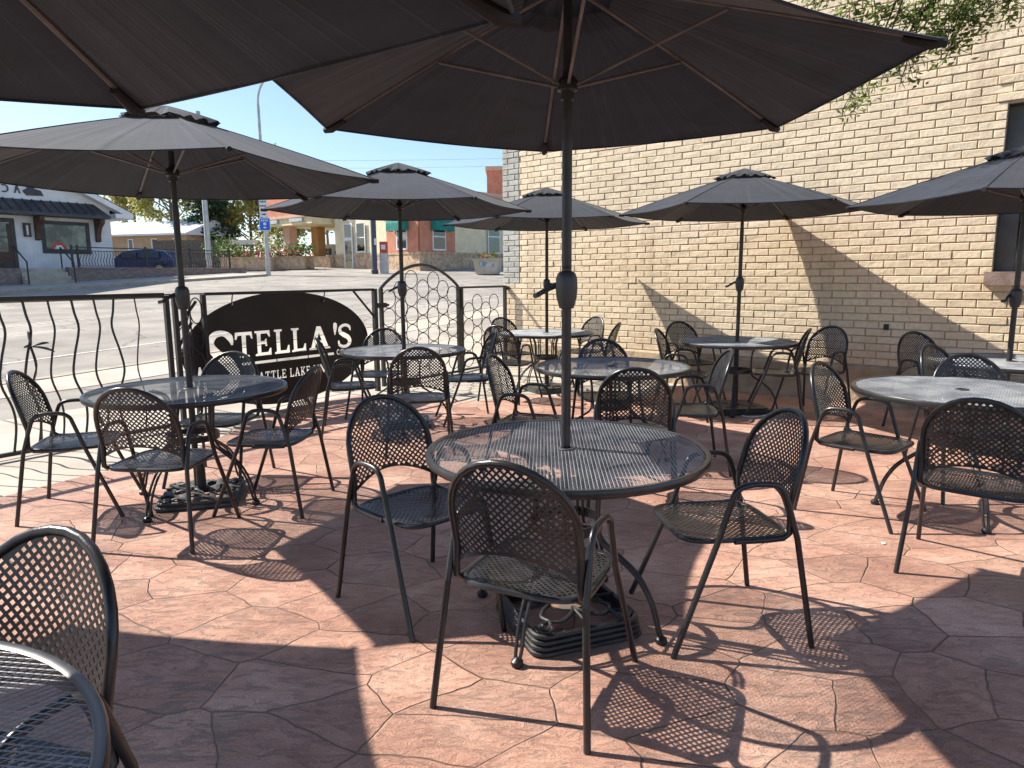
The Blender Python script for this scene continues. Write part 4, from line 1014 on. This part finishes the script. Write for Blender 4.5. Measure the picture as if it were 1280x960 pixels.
# ------------------------------------------------------------------ white agency building across the street
AE, AN, A0, AZ = (.574, .819), (.819, -.574), (-23.0, 31.0), 1.95
def A(u, v, w): return (A0[0] + AE[0] * u + AN[0] * v, A0[1] + AE[1] * u + AN[1] * v, AZ + w)
ag = thing('agency_building', 'white gabled building with dark standing seam awning across the street', 'building', (A0[0], A0[1], AZ))
def abuild(b, name, m, par=ag, smooth=False):
    o = Vector((A0[0], A0[1], AZ)); b.v = [tuple(Vector(p) - o) for p in b.v]; return b.build(name, m, par, smooth)
EW, RU, RW = 2.95, -2.2, 6.5      # eave height, ridge position and height
b = MB(); k = 0; w = -.9           # lap siding: stepped boards following the gable
while w < RW:
    w1 = w + .16; lim = lambda ww: 5.2 if ww < EW else 5.2 - (ww - EW) / (RW - EW) * (5.2 - RU)
    u1, u1b = lim(w), lim(w1); ul = lambda u: 2 * RU - u
    if w1 < RW: b.add([A(ul(u1), .012, w), A(u1, .012, w), A(u1b, 0, w1), A(ul(u1b), 0, w1), A(ul(u1), 0, w), A(u1, 0, w)], [(0, 1, 2, 3), (4, 5, 1, 0)])
    w = w1
b.quad(A(5.2, 0, -.9), A(5.2, -12, -.9), A(5.2, -12, EW), A(5.2, 0, EW)); b.quad(A(-9.6, 0, -.9), A(-9.6, -12, -.9), A(-9.6, -12, EW), A(-9.6, 0, EW))
abuild(b, 'siding_wall', M['siding'])
b = MB()
sl = (RW - EW) / (5.2 - RU)
for sgn in (1, -1):
    uo = RU + sgn * (5.2 - RU + .85); wo = EW - sl * .85
    b.add([A(RU, .55, RW + .10), A(uo, .55, wo + .10), A(uo, -12.5, wo + .10), A(RU, -12.5, RW + .10), A(RU, .55, RW + .25), A(uo, .55, wo + .25), A(uo, -12.5, wo + .25), A(RU, -12.5, RW + .25)],
          [(0, 1, 2, 3), (4, 7, 6, 5), (0, 4, 5, 1), (1, 5, 6, 2), (2, 6, 7, 3)])
rfo = abuild(b, 'roof', M['dkmetal'])
b = MB()
for sgn in (1, -1):
    uo = RU + sgn * (5.2 - RU + .87); wo = EW - sl * .87
    b.add([A(RU, .58, RW - .06), A(uo, .58, wo - .06), A(uo, .58, wo + .20), A(RU, .58, RW + .20), A(RU, .0, RW - .06), A(uo, .0, wo - .06)], [(0, 1, 2, 3), (0, 4, 5, 1)])
    b.quad(A(uo, .58, wo - .06), A(uo, -12, wo - .06), A(uo, -12, wo + .2), A(uo, .58, wo + .2)); b.quad(A(uo, .58, wo - .06), A(uo, -12, wo - .06), A(5.2 if sgn > 0 else -9.6, -12, wo - .06), A(5.2 if sgn > 0 else -9.6, .58, wo - .06))
b.fbox(A, 5.205, 6.06, -.6, .575, EW - sl * .87 - .05, EW - sl * .87 + .17)
abuild(b, 'fascia_board', M['white'], rfo)
b = MB(); b.quad(A(-4, .05, 3.12), A(4.45, .05, 3.12), A(4.75, 1.0, 2.52), A(-4, 1.0, 2.52)); b.quad(A(4.45, .05, 3.12), A(4.75, .05, 2.52), A(4.75, 1.0, 2.52), A(4.45, .05, 3.12))
b.fbox(A, -4, 4.76, .02, 1.02, 2.38, 2.515)
for i in range(22):
    u = -3.9 + i * .38; b.add([A(u - .02, .06, 3.16), A(u + .02, .06, 3.16), A(u + .02 + .03, 1.01, 2.56), A(u - .02 + .03, 1.01, 2.56), A(u - .02, .06, 3.1), A(u + .02, .06, 3.1), A(u + .05, 1.01, 2.5), A(u + .01, 1.01, 2.5)], [(0, 1, 2, 3), (0, 3, 7, 4), (1, 5, 6, 2), (3, 2, 6, 7)])
aw = abuild(b, 'awning', M['dkmetal'])
for u in (1.78, 4.40):
    b = MB(); prof = [(.02, 2.36), (.75, 2.36), (.74, 2.2), (.42, 2.0), (.22, 1.65), (.20, 1.35), (.02, 1.3)]
    n = len(prof); b.add([A(u, v, w) for v, w in prof] + [A(u + .2, v, w) for v, w in prof], [tuple(range(n)), tuple(range(2 * n - 1, n - 1, -1))] + [(i, (i + 1) % n, n + (i + 1) % n, n + i) for i in range(n)])
    abuild(b, 'awning_bracket', M['brown'], aw)
def awin(u0, u1, w0, w1, fw, name, fm, gm, mull=()):
    b = MB(); b.fbox(A, u0, u0 + fw, -.02, .07, w0, w1); b.fbox(A, u1 - fw, u1, -.02, .07, w0, w1); b.fbox(A, u0 + fw, u1 - fw, -.02, .068, w1 - fw, w1); b.fbox(A, u0 + fw, u1 - fw, -.02, .068, w0, w0 + fw * 1.3)
    for x in mull: b.fbox(A, x - .025, x + .025, -.02, .06, w0 + fw, w1 - fw)
    o = abuild(b, name, fm); g = MB(); g.fbox(A, u0 + fw * .5, u1 - fw * .5, .02, .03, w0 + fw * .5, w1 - fw * .5); abuild(g, 'glass', gm, o); return o
wn_ = awin(2.05, 4.15, .72, 2.22, .16, 'window', M['dkframe'], M['glass'])
b = MB(); q = [(2.75 + .33 * math.cos(R(a)), .90 + .36 * math.sin(R(a))) for a in range(0, 181, 15)] + [(2.75 + .2 * math.cos(R(a)), .90 + .2 * math.sin(R(a))) for a in range(180, -1, -15)]
for i in range(12): j = len(q) - 1 - i; b.quad(A(q[i][0], .036, q[i][1]), A(q[i + 1][0], .036, q[i + 1][1]), A(q[j - 1][0], .036, q[j - 1][1]), A(q[j][0], .036, q[j][1]))
abuild(b, 'red_arc_decal', M['red'], wn_)
b = MB(); b.fbox(A, 2.56, 2.94, .034, .036, .93, 1.02); b.fbox(A, 2.62, 2.88, .034, .0365, 1.02, 1.10); abuild(b, 'white_decal', M['white'], wn_)
dr = awin(-.4, 1.0, -.02, 2.24, .18, 'door', M['dkframe'], M['glass'], ())
b = MB(); b.fbox(A, -.2, .82, .035, .05, 0, .75); b.fbox(A, -.2, -.05, .035, .05, .75, 2.0); b.fbox(A, .68, .82, .035, .05, .75, 2.0); b.fbox(A, .28, .33, .035, .05, .75, 2.0); b.fbox(A, -.05, .68, .036, .051, 1.38, 1.42); abuild(b, 'door_panel', M['brown'], dr)
b = MB(); b.fbox(A, 1.33, 1.42, .02, .14, 1.5, 2.0); b.fbox(A, 1.52, 1.61, .02, .14, 1.5, 2.0); b.fbox(A, 1.33, 1.61, .02, .16, 1.98, 2.06); b.fbox(A, 1.33, 1.61, .02, .16, 1.45, 1.51); lm = abuild(b, 'wall_lantern', M['brown'])
b = MB(); b.fbox(A, 1.42, 1.52, .04, .11, 1.52, 1.97); abuild(b, 'lantern_glass', M['white'], lm)
b = MB()
for i in range(9): u = 1.15 + i * .16; b.fbox(A, u, u + .02, .013, .02, -.02, .72)
abuild(b, 'batten_skirt', M['siding'])
# the letters and dark emblem on the gable
def atext(outl, name, m):
    b = MB()
    for o in outl: b.prism(o, .02, .05, lambda x, y, z: A(x, z, y))
    return abuild(b, name, m)
lt = [[(0, 0), (.10, 0), (.10, .32), (.30, .55), (.43, .55), (.20, .29), (.44, 0), (.31, 0), (.13, .22), (.10, .55), (0, .55)]]
def sh(o, dx, dz, s_=.62): return [[(dx + x * s_, dz + z * s_) for x, z in p] for p in o]
D_ = [[(0, 0), (.24, 0), (.40, .12), (.42, .28), (.40, .43), (.24, .55), (0, .55), (0, .46), (.22, .46), (.31, .38), (.33, .28), (.31, .16), (.22, .09), (0, .09)]]
A_ = [[(0, 0), (.09, 0), (.14, .15), (.16, .22), (.28, .22), (.31, .0), (.42, 0), (.25, .55), (.16, .55)]]
I_ = [[(0, 0), (.09, 0), (.09, .55), (0, .55)]]
atext(sh(lt, -.12, 3.33), 'letter_k', M['dkmetal']); atext(sh(I_, .36, 3.35), 'letter_i', M['dkmetal']); atext(sh(D_, .68, 3.37), 'letter_d', M['dkmetal']); atext(sh(A_, 1.14, 3.37), 'letter_a', M['dkmetal'])
atext([[(1.48, 3.50), (1.62, 3.30), (2.32, 3.33), (2.22, 3.56), (1.98, 3.62), (1.86, 3.9), (1.70, 3.9), (1.66, 3.62)]], 'dark_emblem', M['dkmetal'])
# porch, retaining wall, steps
rw = thing('retaining_wall', 'low grey block retaining wall under the agency porch railing', 'wall', (A0[0], A0[1], AZ))
b = MB(); b.fbox(A, 2.35, 11.5, 1.45, 1.75, -1.3, -.02); b.fbox(A, 2.35, 2.6, .05, 1.448, -1.3, -.02); abuild(b, 'block_face', M['blockwall'], rw)
b = MB(); b.fbox(A, 2.33, 11.5, 1.42, 1.78, -.018, .06); abuild(b, 'cap', M['blockwall'], rw)
b = MB(); b.fbox(A, -6, .42, 1.45, 1.75, -1.3, .0); abuild(b, 'block_face', M['blockwall'], rw)
b = MB(); b.fbox(A, -8, 11.5, .02, 1.44, -1.2, -.004); tag(b.build('porch_floor', M['concrete'], None, False), kind='structure')
st = thing('porch_steps', 'three pale concrete steps up to the agency door', 'steps', (A0[0], A0[1], AZ))
for k in range(4):
    b = MB(); b.fbox(A, .45, 2.30, 1.452, 1.75 + .28 * (3 - k), -1.3, -.17 * (3 - k) - .17); abuild(b, 'step', M['concrete'], st)
for i, (u, lab) in enumerate(((.38, 'black iron handrail at the door side of the porch steps'), (2.22, 'black iron handrail at the window side of the porch steps'))):
    h = thing('handrail', lab, 'handrail', (A0[0], A0[1], AZ), 0, 'porch handrails')
    b = MB(); b.tube([A(u, 1.4, .95), A(u, 2.6, .25)], .03, 6); abuild(b, 'rail', M['iron'], h)
    for v, w0, w1 in ((1.4, 0, .95), (2.6, -.7, .28)):
        b = MB(); b.tube([A(u, v, w0), A(u, v, w1)], .035, 6); abuild(b, 'post', M['iron'], h)
pr = thing('porch_railing', 'black railing of bent balusters on the block wall across the street', 'railing', (A0[0], A0[1], AZ))
b = MB(); b.fbox(A, 2.6, 10.6, 1.57, 1.63, .95, 1.0); b.fbox(A, 2.6, 10.6, 1.58, 1.62, .80, .83); abuild(b, 'top_rail', M['iron'], pr)
b = MB(); b.fbox(A, 2.6, 10.6, 1.58, 1.62, .10, .13); abuild(b, 'bottom_rail', M['iron'], pr)
for u in (2.6, 2.85, 6.0, 8.3, 10.6):
    b = MB(); b.fbox(A, u - .04, u + .04, 1.56, 1.64, .06, 1.08); abuild(b, 'post', M['iron'], pr)
b = MB(); p0 = Vector(A(0, 1.6, 0)) - Vector((A0[0], A0[1], AZ))
b.tube(smoothpath([(AE[0] * du, AE[1] * du, w) for du, w in ((0, .82), (.05, .62), (-.04, .38), (0, .11))], 3), .016, 5); bm_ = b.mesh('baluster', M['iron'])
for i in range(58):
    o = bpy.data.objects.new('baluster', bm_); COL.objects.link(o); o.parent = pr; u = 2.95 + i * .131; o.location = p0 + Vector((AE[0] * u, AE[1] * u, 0))

# ------------------------------------------------------------------ things beyond the agency
def box_at(px, d, rz):  # frame at a pixel column: x right along rz, y away
    x, y, z = gp_(px, d); c, s_ = math.cos(rz), math.sin(rz)
    return (x, y, z)
lh = thing('long_low_building', 'long tan building with a white metal roof behind the agency', 'building', gp_(150, 56), R(-14))
b = MB(); b.box((-3, 0, -.3), (6.6, 6, 2.1)); b.build('wall', M['tanwall'], lh, False)
b = MB(); b.add([(-3.3, -.5, 2.15), (7.0, -.5, 2.15), (7.0, 3, 3.35), (-3.3, 3, 3.35), (7.0, 6.5, 2.15), (-3.3, 6.5, 2.15), (-3.3, -.5, 2.0), (7.0, -.5, 2.0)], [(0, 1, 2, 3), (3, 2, 4, 5), (6, 7, 1, 0), (1, 7, 4, 2), (0, 3, 5, 6)]); b.build('roof', M['whiteroof'], lh, False)
for x in (1.2, 3.4, 5.4):
    b = MB(); b.box((x, -.05, .9), (x + .5, -.004, 1.8)); wo_ = b.build('window', M['white'], lh, False); b = MB(); b.box((x + .08, -.06, .98), (x + .42, -.052, 1.72)); b.build('glass', M['darkglass'], wo_, False)
car = thing('parked_car', 'dark blue car parked behind the black porch railing', 'car', tuple(a + b_ for a, b_ in zip(gp_(180, 43.5), (0, 0, -.3))), R(3))
sec = [(-2.2, .45, .80), (-2.1, .95, .86), (-1.2, 1.05, .9), (-.7, 1.45, .78), (.7, 1.55, .76), (1.7, 1.42, .76), (2.15, 1.0, .86), (2.25, .5, .82)]
b = MB(); vs = []
for x, zt, hw in sec: vs += [(x, -hw, .35), (x, -hw - .02, min(zt, .95)), (x, -hw * .86, zt - .04), (x, -hw * .6, zt), (x, hw * .6, zt), (x, hw * .86, zt - .04), (x, hw + .02, min(zt, .95)), (x, hw, .35)]
n = len(sec); b.add(vs, [(i * 8 + j, (i + 1) * 8 + j, (i + 1) * 8 + j + 1, i * 8 + j + 1) for i in range(n - 1) for j in range(7)] + [tuple(range(8)), tuple((n - 1) * 8 + j for j in range(7, -1, -1))] + [(i * 8 + 7, (i + 1) * 8 + 7, (i + 1) * 8, i * 8) for i in range(n - 1)]); b.build('body', M['carblue'], car, True, 35)
for x0, x1 in ((-.75, .15), (.25, 1.5)):
    b = MB(); b.add([(x0 - .1, -.905, .98), (x1, -.905, .98), (x1 - .08, -.80, 1.38), (x0 + .2, -.80, 1.36)], [(0, 1, 2, 3)]); b.build('side_window', M['darkglass'], car, False)
for x in (-1.4, 1.45):
    for y in (-.82, .82):
        b = MB(); b.tube([(x, y - .1, .34), (x, y + .1, .34)], .34, 18); wh = b.build('wheel', M['tyre'], car); b = MB(); b.tube([(x, y - .108, .34), (x, y + .108, .34)], .2, 14); b.build('rim', M['greysteel'], wh)
wfn = thing('board_fence', 'weathered board fence running behind the utility pole', 'fence', gp_(196, 47), R(8))
b = MB()
for i in range(30): b.box((i * .16, 0, -.2), (i * .16 + .145, .03, 1.75 + rnd.uniform(-.05, .05)))
b.build('boards', M['oldwood'], wfn, False)
b = MB(); b.box((0, .031, .4), (4.8, .07, .5)); b.box((0, .031, 1.3), (4.8, .07, 1.4)); b.build('rail', M['oldwood'], wfn, False)
up = thing('utility_pole', 'tall pale grey pole behind the porch railing', 'pole', gp_(264, 39)); b = MB(); b.lathe([(.16, -.2), (.15, 1), (.115, 8.6)], 14); b.build('shaft', M['greysteel'], up)
b = MB(); b.lathe([(.22, -.1), (.22, .12), (.17, .14)], 14); b.build('footing', M['concrete'], up)
# gazebo
gz = thing('gazebo', 'small timber gazebo with grey shingled gable roof', 'gazebo', gp_(303, 52), R(10))
for x in (-.95, 0, .95):
    for y in (0, 1.6):
        b = MB(); b.box((x - .06, y - .06, -.1), (x + .06, y + .06, 1.35)); b.build('post', M['brown'], gz, False)
b = MB(); b.add([(-1.3, -.4, 1.35), (1.3, -.4, 1.35), (1.3, .8, 1.75), (-1.3, .8, 1.75), (1.3, 2.0, 1.35), (-1.3, 2.0, 1.35), (-1.3, -.4, 1.27), (1.3, -.4, 1.27), (1.3, 2, 1.27), (-1.3, 2, 1.27)], [(0, 1, 2, 3), (3, 2, 4, 5), (6, 7, 1, 0), (1, 7, 8, 4, 2), (0, 3, 5, 9, 6)]); b.build('roof', M['shingle'], gz, False)
b = MB(); b.box((-1, -.03, .2), (1, .03, .9)); b.build('panel', M['oldwood'], gz, False)
# low stone planters, shrubs and flowers between gazebo and filling station
rgp = random.Random(31)
for i, (px, d, w, lab) in enumerate(((312, 43, 1.5, 'low stone planter of reddish flowers before the gazebo'), (352, 44, 1.6, 'low stone planter of pink flowers under the blue road sign'), (376, 45, .9, 'square stone planter at the filling station column'))):
    p = thing('stone_planter', lab, 'planter', gp_(px, d), R(5), 'stone planters across the street')
    b = MB(); b.box((-w, -.35, -.1), (w, .35, .62)); b.box((-w - .05, -.4, .622), (w + .05, .4, .70)); b.build('trough', M['stonew'], p, False)
    f = MB()
    for _ in range(34): leaves(f, (rgp.uniform(-w, w), rgp.uniform(-.3, .3), rgp.uniform(.75, 1.35)), .22, 9, .2, rgp)
    f.build('foliage', M['leaf_green'], p, False)
    f = MB()
    for _ in range(26): leaves(f, (rgp.uniform(-w, w), rgp.uniform(-.4, .1), rgp.uniform(.7, 1.1)), .12, 5, .16, rgp)
    f.build('flowers', M['flowerred'], p, False)
for i, (px, d, h, m, lab) in enumerate(((285, 47, 1.9, 'leaf_green', 'dark green shrub beside the gazebo'), (340, 49, 2.2, 'leaf_spring', 'yellow green shrub below the blue road sign'), (362, 50, 2.5, 'leaf_green', 'tall green shrub left of the filling station columns'), (296, 45, 1.2, 'leaf_green', 'low shrub in front of the gazebo panel'))):
    p = thing('garden_shrub', lab, 'shrub', gp_(px, d), 0, 'shrubs across the street'); f = MB(); st_ = MB()
    for k in range(10): st_.tube([(0, 0, -.05), (rgp.uniform(-.6, .6), rgp.uniform(-.5, .5), h * rgp.uniform(.5, .95))], [.03, .008], 4)
    for _ in range(70): leaves(f, (rgp.gauss(0, .5), rgp.gauss(0, .4), rgp.uniform(.25, h)), .24, 9, .17, rgp)
    st_.build('stems', M['bark'], p); f.build('foliage', M[m], p, False)
# street lamp with its road signs
sl_ = thing('street_lamp', 'tall grey gooseneck street lamp against the sky', 'street lamp', gp_(337, 38))
b = MB(); b.lathe([(.13, -.2), (.12, .2), (.075, 8.65)], 12); b.build('shaft', M['greysteel'], sl_)
b = MB(); b.tube([(.0, 0, 8.55)] + [(1.1 - 1.1 * math.cos(R(a)), -.2 * math.sin(R(a)), 8.65 + 1.55 * math.sin(R(a))) for a in range(8, 96, 8)] + [(2.0, -.25, 10.13)], [.075] + [.06] * 11 + [.05], 8); b.build('gooseneck_arm', M['greysteel'], sl_)
b = MB(); b.tube([(1.9, -.25, 10.10), (2.2, -.25, 10.05), (2.7, -.25, 10.01)], [.07, .14, .08], 8, flat=.5); b.build('lamp_head', M['greysteel'], sl_)
def panel(t, name, w, h, z, m, y=-.13):
    b = MB(); b.prism([(x, zz + z) for x, zz in [(p[0] * w / .5, p[1] * h / .5) for p in rsq(.25, .04)]], y, y + .02, lambda x, zz, yy: (x, yy, zz)); return b.build(name, m, t, False)
x0, y0, z0 = gp_(337, 37.6)
sg1 = thing('white_road_sign', 'tall white guide sign with small dark lines of text above the blue one', 'road sign', (x0 - .02, y0, z0)); panel(sg1, 'plate', .42, .92, 3.42, M['white'])
for k, (w, h, zz) in enumerate(((.34, .09, 3.76), (.36, .09, 3.54), (.30, .09, 3.32))):
    b = MB()
    for q in range(5): b.box((-w / 2 + q * w / 5, -.136, zz - h / 2), (-w / 2 + q * w / 5 + w / 7, -.131, zz + h / 2 - (.02 if q % 2 else 0)))
    b.build('text_line', M['navy'], sg1, False)
b = MB(); b.prism([(-.1, 3.07), (.06, 3.07), (.06, 3.03), (.14, 3.10), (.06, 3.17), (.06, 3.13), (-.1, 3.13)], -.136, -.131, lambda x, zz, yy: (x, yy, zz)); b.build('arrow', M['dkmetal'], sg1, False)
sg2 = thing('blue_road_sign', 'blue square service sign with white border, symbol and arrow', 'road sign', (x0 + .01, y0, z0)); panel(sg2, 'border', .60, .68, 2.58, M['white'])
panel(sg2, 'plate', .53, .61, 2.58, M['blue'], -.137)
b = MB()
for q in range(4): b.box((-.19 + q * .1, -.143, 2.74), (-.19 + q * .1 + .07, -.138, 2.83))
b.build('text_line', M['whiteroof'], sg2, False)
b = MB(); b.box((-.07, -.143, 2.54), (.08, -.138, 2.68)); b.prism([(-.09, 2.42), (.0, 2.49), (.0, 2.44), (.09, 2.44), (.09, 2.39), (.0, 2.39), (.0, 2.35)], -.143, -.138, lambda x, zz, yy: (x, yy, zz)); b.build('symbol', M['white'], sg2, False)

# ------------------------------------------------------------------ filling station and its shop
QE = (.76, -.65); QF = (.65, .76); Q0 = (-5.4, 41.3)
QZ = Z(*Q0) - .1
def Q(u, v, w):
    u = u * 1.25 if u > 0 else u
    return (Q0[0] - QE[0] * u + QF[0] * v, Q0[1] - QE[1] * u + QF[1] * v, QZ + w)  # u to the left along the lit front, v back along the shaded side
shp = thing('station_shop', 'cream and terracotta stucco shop with teal awnings and stone base', 'building', (*Q0, QZ))
def qb(b, name, m, par=shp, smooth=False):
    o = Vector((*Q0, QZ)); b.v = [tuple(Vector(p) - o) for p in b.v]; return b.build(name, m, par, smooth)
b = MB(); b.fbox(Q, 0, 6.6, 0, 9.6, -.2, 4.3); qb(b, 'wall', M['stucco'])
b = MB(); b.fbox(Q, -.12, 6.7, -.12, 9.7, 4.302, 4.75); b.fbox(Q, -.2, 6.75, -.2, 9.75, 4.752, 4.95); qb(b, 'cornice', M['peach'])
b = MB(); b.fbox(Q, -.06, 6.62, -.06, 9.66, -.25, .98); qb(b, 'stone_base', M['stonew'])
b = MB(); b.fbox(Q, -.09, 6.64, -.09, 9.68, .982, 1.12); qb(b, 'stone_ledge', M['stonew'])
b = MB(); b.fbox(Q, -.08, 2.3, -.08, -.001, 1.13, 3.0); b.fbox(Q, -.08, -.001, -.08, 2.9, 1.13, 3.0); qb(b, 'terracotta_panel', M['terra'])
b = MB(); b.fbox(Q, -.14, 2.4, -.14, -.002, 3.002, 3.16); b.fbox(Q, -.14, -.002, -.14, 3.0, 3.002, 3.16); qb(b, 'band', M['peach'])
b = MB(); b.fbox(Q, -.1, .45, -.11, -.004, 3.17, 4.3); b.fbox(Q, -.1, -.004, -.1, .45, 3.17, 4.3); qb(b, 'corner_pier', M['terra'])
def qwin(u0, u1, w0, w1, side, nm, par=shp, gm='darkglass'):
    f = (lambda u, v, w: Q(u, -v, w)) if side == 0 else (lambda u, v, w: Q(-v, u, w))
    b = MB(); b.fbox(f, u0, u1, .081, .11, w0, w1); o = qb(b, nm, M['white'], par); b = MB(); m_ = (w0 + w1) / 2
    b.fbox(f, u0 + .08, u1 - .08, .111, .118, w0 + .1, m_ - .04); b.fbox(f, u0 + .08, u1 - .08, .111, .118, m_ + .04, w1 - .08); qb(b, 'glass', M[gm], o); return o
qwin(.75, 1.55, 1.25, 2.75, 0, 'window'); qwin(1.0, 2.1, 1.2, 2.85, 1, 'window')
qwin(3.95, 4.7, 1.2, 3.1, 0, 'window'); qwin(5.9, 7.1, 1.1, 3.3, 1, 'window', gm='tealglass')
b = MB(); b.fbox(Q, 5.0, 5.75, -.115, -.08, -.1, 3.1); dq = qb(b, 'door', M['white']); b = MB(); b.fbox(Q, 5.1, 5.65, -.122, -.116, .25, 2.0); b.fbox(Q, 5.1, 5.65, -.122, -.116, 2.2, 3.0); qb(b, 'glass', M['darkglass'], dq)
for side, (u0, u1) in ((0, (.6, 1.75)), (1, (.85, 2.3))):
    f = (lambda u, v, w: Q(u, -v, w)) if side == 0 else (lambda u, v, w: Q(-v, u, w))
    b = MB(); K = 8; prof = [(.125, 3.45), (.35, 3.38), (.55, 3.12), (.66, 2.80), (.68, 2.35)]
    for i in range(4): b.quad(f(u0, prof[i][0], prof[i][1]), f(u1, prof[i][0], prof[i][1]), f(u1, prof[i + 1][0], prof[i + 1][1]), f(u0, prof[i + 1][0], prof[i + 1][1]))
    for u in (u0, u1): b.add([f(u, p, w) for p, w in prof] + [f(u, .125, 2.35)], [(0, 1, 2, 3, 4, 5)])
    qb(b, 'awning', M['teal'], smooth=True)
b = MB(); b.fbox(Q, 5.2, 5.4, -.2, -.01, 3.45, 3.75); qb(b, 'wall_lamp', M['brown'])
tw = thing('terracotta_tower', 'terracotta block with pale cap rising beside the brick corner', 'building', gp_(626, 53)); b = MB(); b.box((-.9, 0, -.3), (2.5, 3, 6.6)); b.build('wall', M['terra'], tw, False); b = MB(); b.box((-1.0, -.1, 6.602), (2.6, 3.1, 6.9)); b.build('cap', M['peach'], tw, False)
# canopy over the pumps
cn = thing('pump_canopy', 'terracotta and cream canopy over the fuel pumps', 'canopy', (*Q0, QZ))
b = MB(); b.fbox(Q, 6.9, 10.9, -1.5, 5.0, 3.15, 3.65); qb(b, 'cream_soffit', M['stucco'], cn)
b = MB(); b.fbox(Q, 6.85, 11.0, -1.6, 5.1, 3.652, 5.2); qb(b, 'terracotta_fascia', M['terra'], cn)
b = MB(); b.fbox(Q, 6.83, 11.02, -1.63, 5.12, 3.60, 3.78); qb(b, 'cream_band', M['peach'], cn)
for u in (7.6, 10.0):
    b = MB(); b.fbox(Q, u, u + 1.2, -1.66, -1.505, 3.32, 3.55); qb(b, 'light_box', M['greysteel'], cn)
for u, v, m in ((9.7, -1.0, 'peach'), (8.9, 0.6, 'orange'), (10.0, 4.2, 'peach'), (7.6, 4.4, 'stucco')):
    b = MB(); b.fbox(Q, u, u + .62, v, v + .62, -.2, 3.15); c_ = qb(b, 'column', M[m], cn); b = MB(); b.fbox(Q, u - .12, u + .74, v - .12, v + .74, -.2, 1.0); qb(b, 'stone_plinth', M['stonew'], c_)
for i, (u, v, lab) in enumerate(((9.4, 2.2, 'fuel pump beside the ochre column'), (7.9, 1.9, 'fuel pump close to the shop wall'))):
    pm = thing('fuel_pump', lab, 'fuel pump', Q(u, v, 0), R(-30), 'fuel pumps under the canopy')
    b = MB(); b.prism(rsq(.4, .08), 0, 1.1); b.prism(rsq(.36, .08), 1.1, 2.0); b.build('cabinet', M['white'], pm); b = MB(); b.box((-.25, -.42, 1.25), (.25, -.365, 1.7)); b.build('display', M['darkglass'], pm, False)
    b = MB(); b.tube(smoothpath([(.36, -.1, 1.5), (.6, -.2, 1.0), (.55, -.2, .5), (.40, -.2, .9)], 4), .03, 6); b.build('hose', M['tyre'], pm)
sw = thing('stone_wall', 'low tan stone wall between the canopy columns and the shop', 'wall', (*Q0, QZ)); b = MB(); b.fbox(Q, 6.7, 10.4, -.4, -.05, -.2, .95); qb(b, 'face', M['stonew'], sw); b = MB(); b.fbox(Q, 6.68, 10.45, -.45, 0, .952, 1.05); qb(b, 'coping', M['stonew'], sw)
nv = thing('navy_post', 'thick navy blue post in front of the cream shop', 'post', gp_(470, 38.5)); b = MB(); b.lathe([(.15, -.2), (.15, 3.9)], 16); b.build('shaft', M['navy'], nv); b = MB(); b.lathe([(.2, -.1), (.2, .1), (.16, .12)], 16); b.build('collar', M['dkmetal'], nv); b = MB(); b.box((.05, -.17, 1.45), (.16, -.151, 1.8)); b.build('notice', M['white'], nv, False)
ib = thing('air_machine', 'slim white and red air machine beside the navy post', 'machine', gp_(482, 39)); b = MB(); b.box((-.22, -.2, -.1), (.22, .2, 1.0)); b.build('cabinet', M['greysteel'], ib, False); b = MB(); b.box((-.2, -.16, 1.002), (.2, .16, 1.62)); b.build('sign_head', M['red'], ib, False)
b = MB(); b.box((-.12, -.168, 1.2), (.12, -.161, 1.45)); b.build('notice', M['white'], ib, False)
fp = thing('flower_planter', 'big pale concrete planter with flowers and painted blue panel', 'planter', gp_(611, 37), R(-12))
b = MB(); n = 4; b.add([(-.55, -.4, -.1), (.55, -.4, -.1), (.55, .4, -.1), (-.55, .4, -.1), (-.68, -.5, .62), (.68, -.5, .62), (.68, .5, .62), (-.68, .5, .62)], [(0, 3, 2, 1), (4, 5, 6, 7), (0, 1, 5, 4), (1, 2, 6, 5), (2, 3, 7, 6), (3, 0, 4, 7)]); b.box((-.72, -.54, .622), (.72, .54, .72)); b.build('tub', M['concrete'], fp, False)
b = MB(); b.add([(-.3, -.475, .3), (.42, -.475, .3), (.46, -.495, .52), (-.34, -.495, .52)], [(0, 1, 2, 3)]); b.build('painted_panel', M['paleblue'], fp, False)
f = MB()
for _ in range(26): leaves(f, (rgp.uniform(-.5, .5), rgp.uniform(-.35, .35), rgp.uniform(.75, 1.0)), .14, 8, .12, rgp)
f.build('foliage', M['leaf_green'], fp, False); f = MB()
for _ in range(14): leaves(f, (rgp.uniform(-.5, .5), rgp.uniform(-.4, .2), rgp.uniform(.8, 1.0)), .08, 5, .09, rgp)
f.build('flowers', M['flowerred'], fp, False)
# overhead wires
for i, (z, lab) in enumerate(((8.3, 'thin overhead wire across the sky, the lower one'), (8.9, 'thin overhead wire across the sky, the upper one'))):
    a, c = Vector((-60, 52, z + 3.2)), Vector((10, 60, z + 2.6)); b = MB()
    b.tube([a.lerp(c, k / 20) - Vector((0, 0, 1.1 * 4 * (k / 20) * (1 - k / 20))) for k in range(21)], .012, 4)
    tag(b.build('overhead_wire', M['greysteel']), lab, 'wire', 'overhead wires')
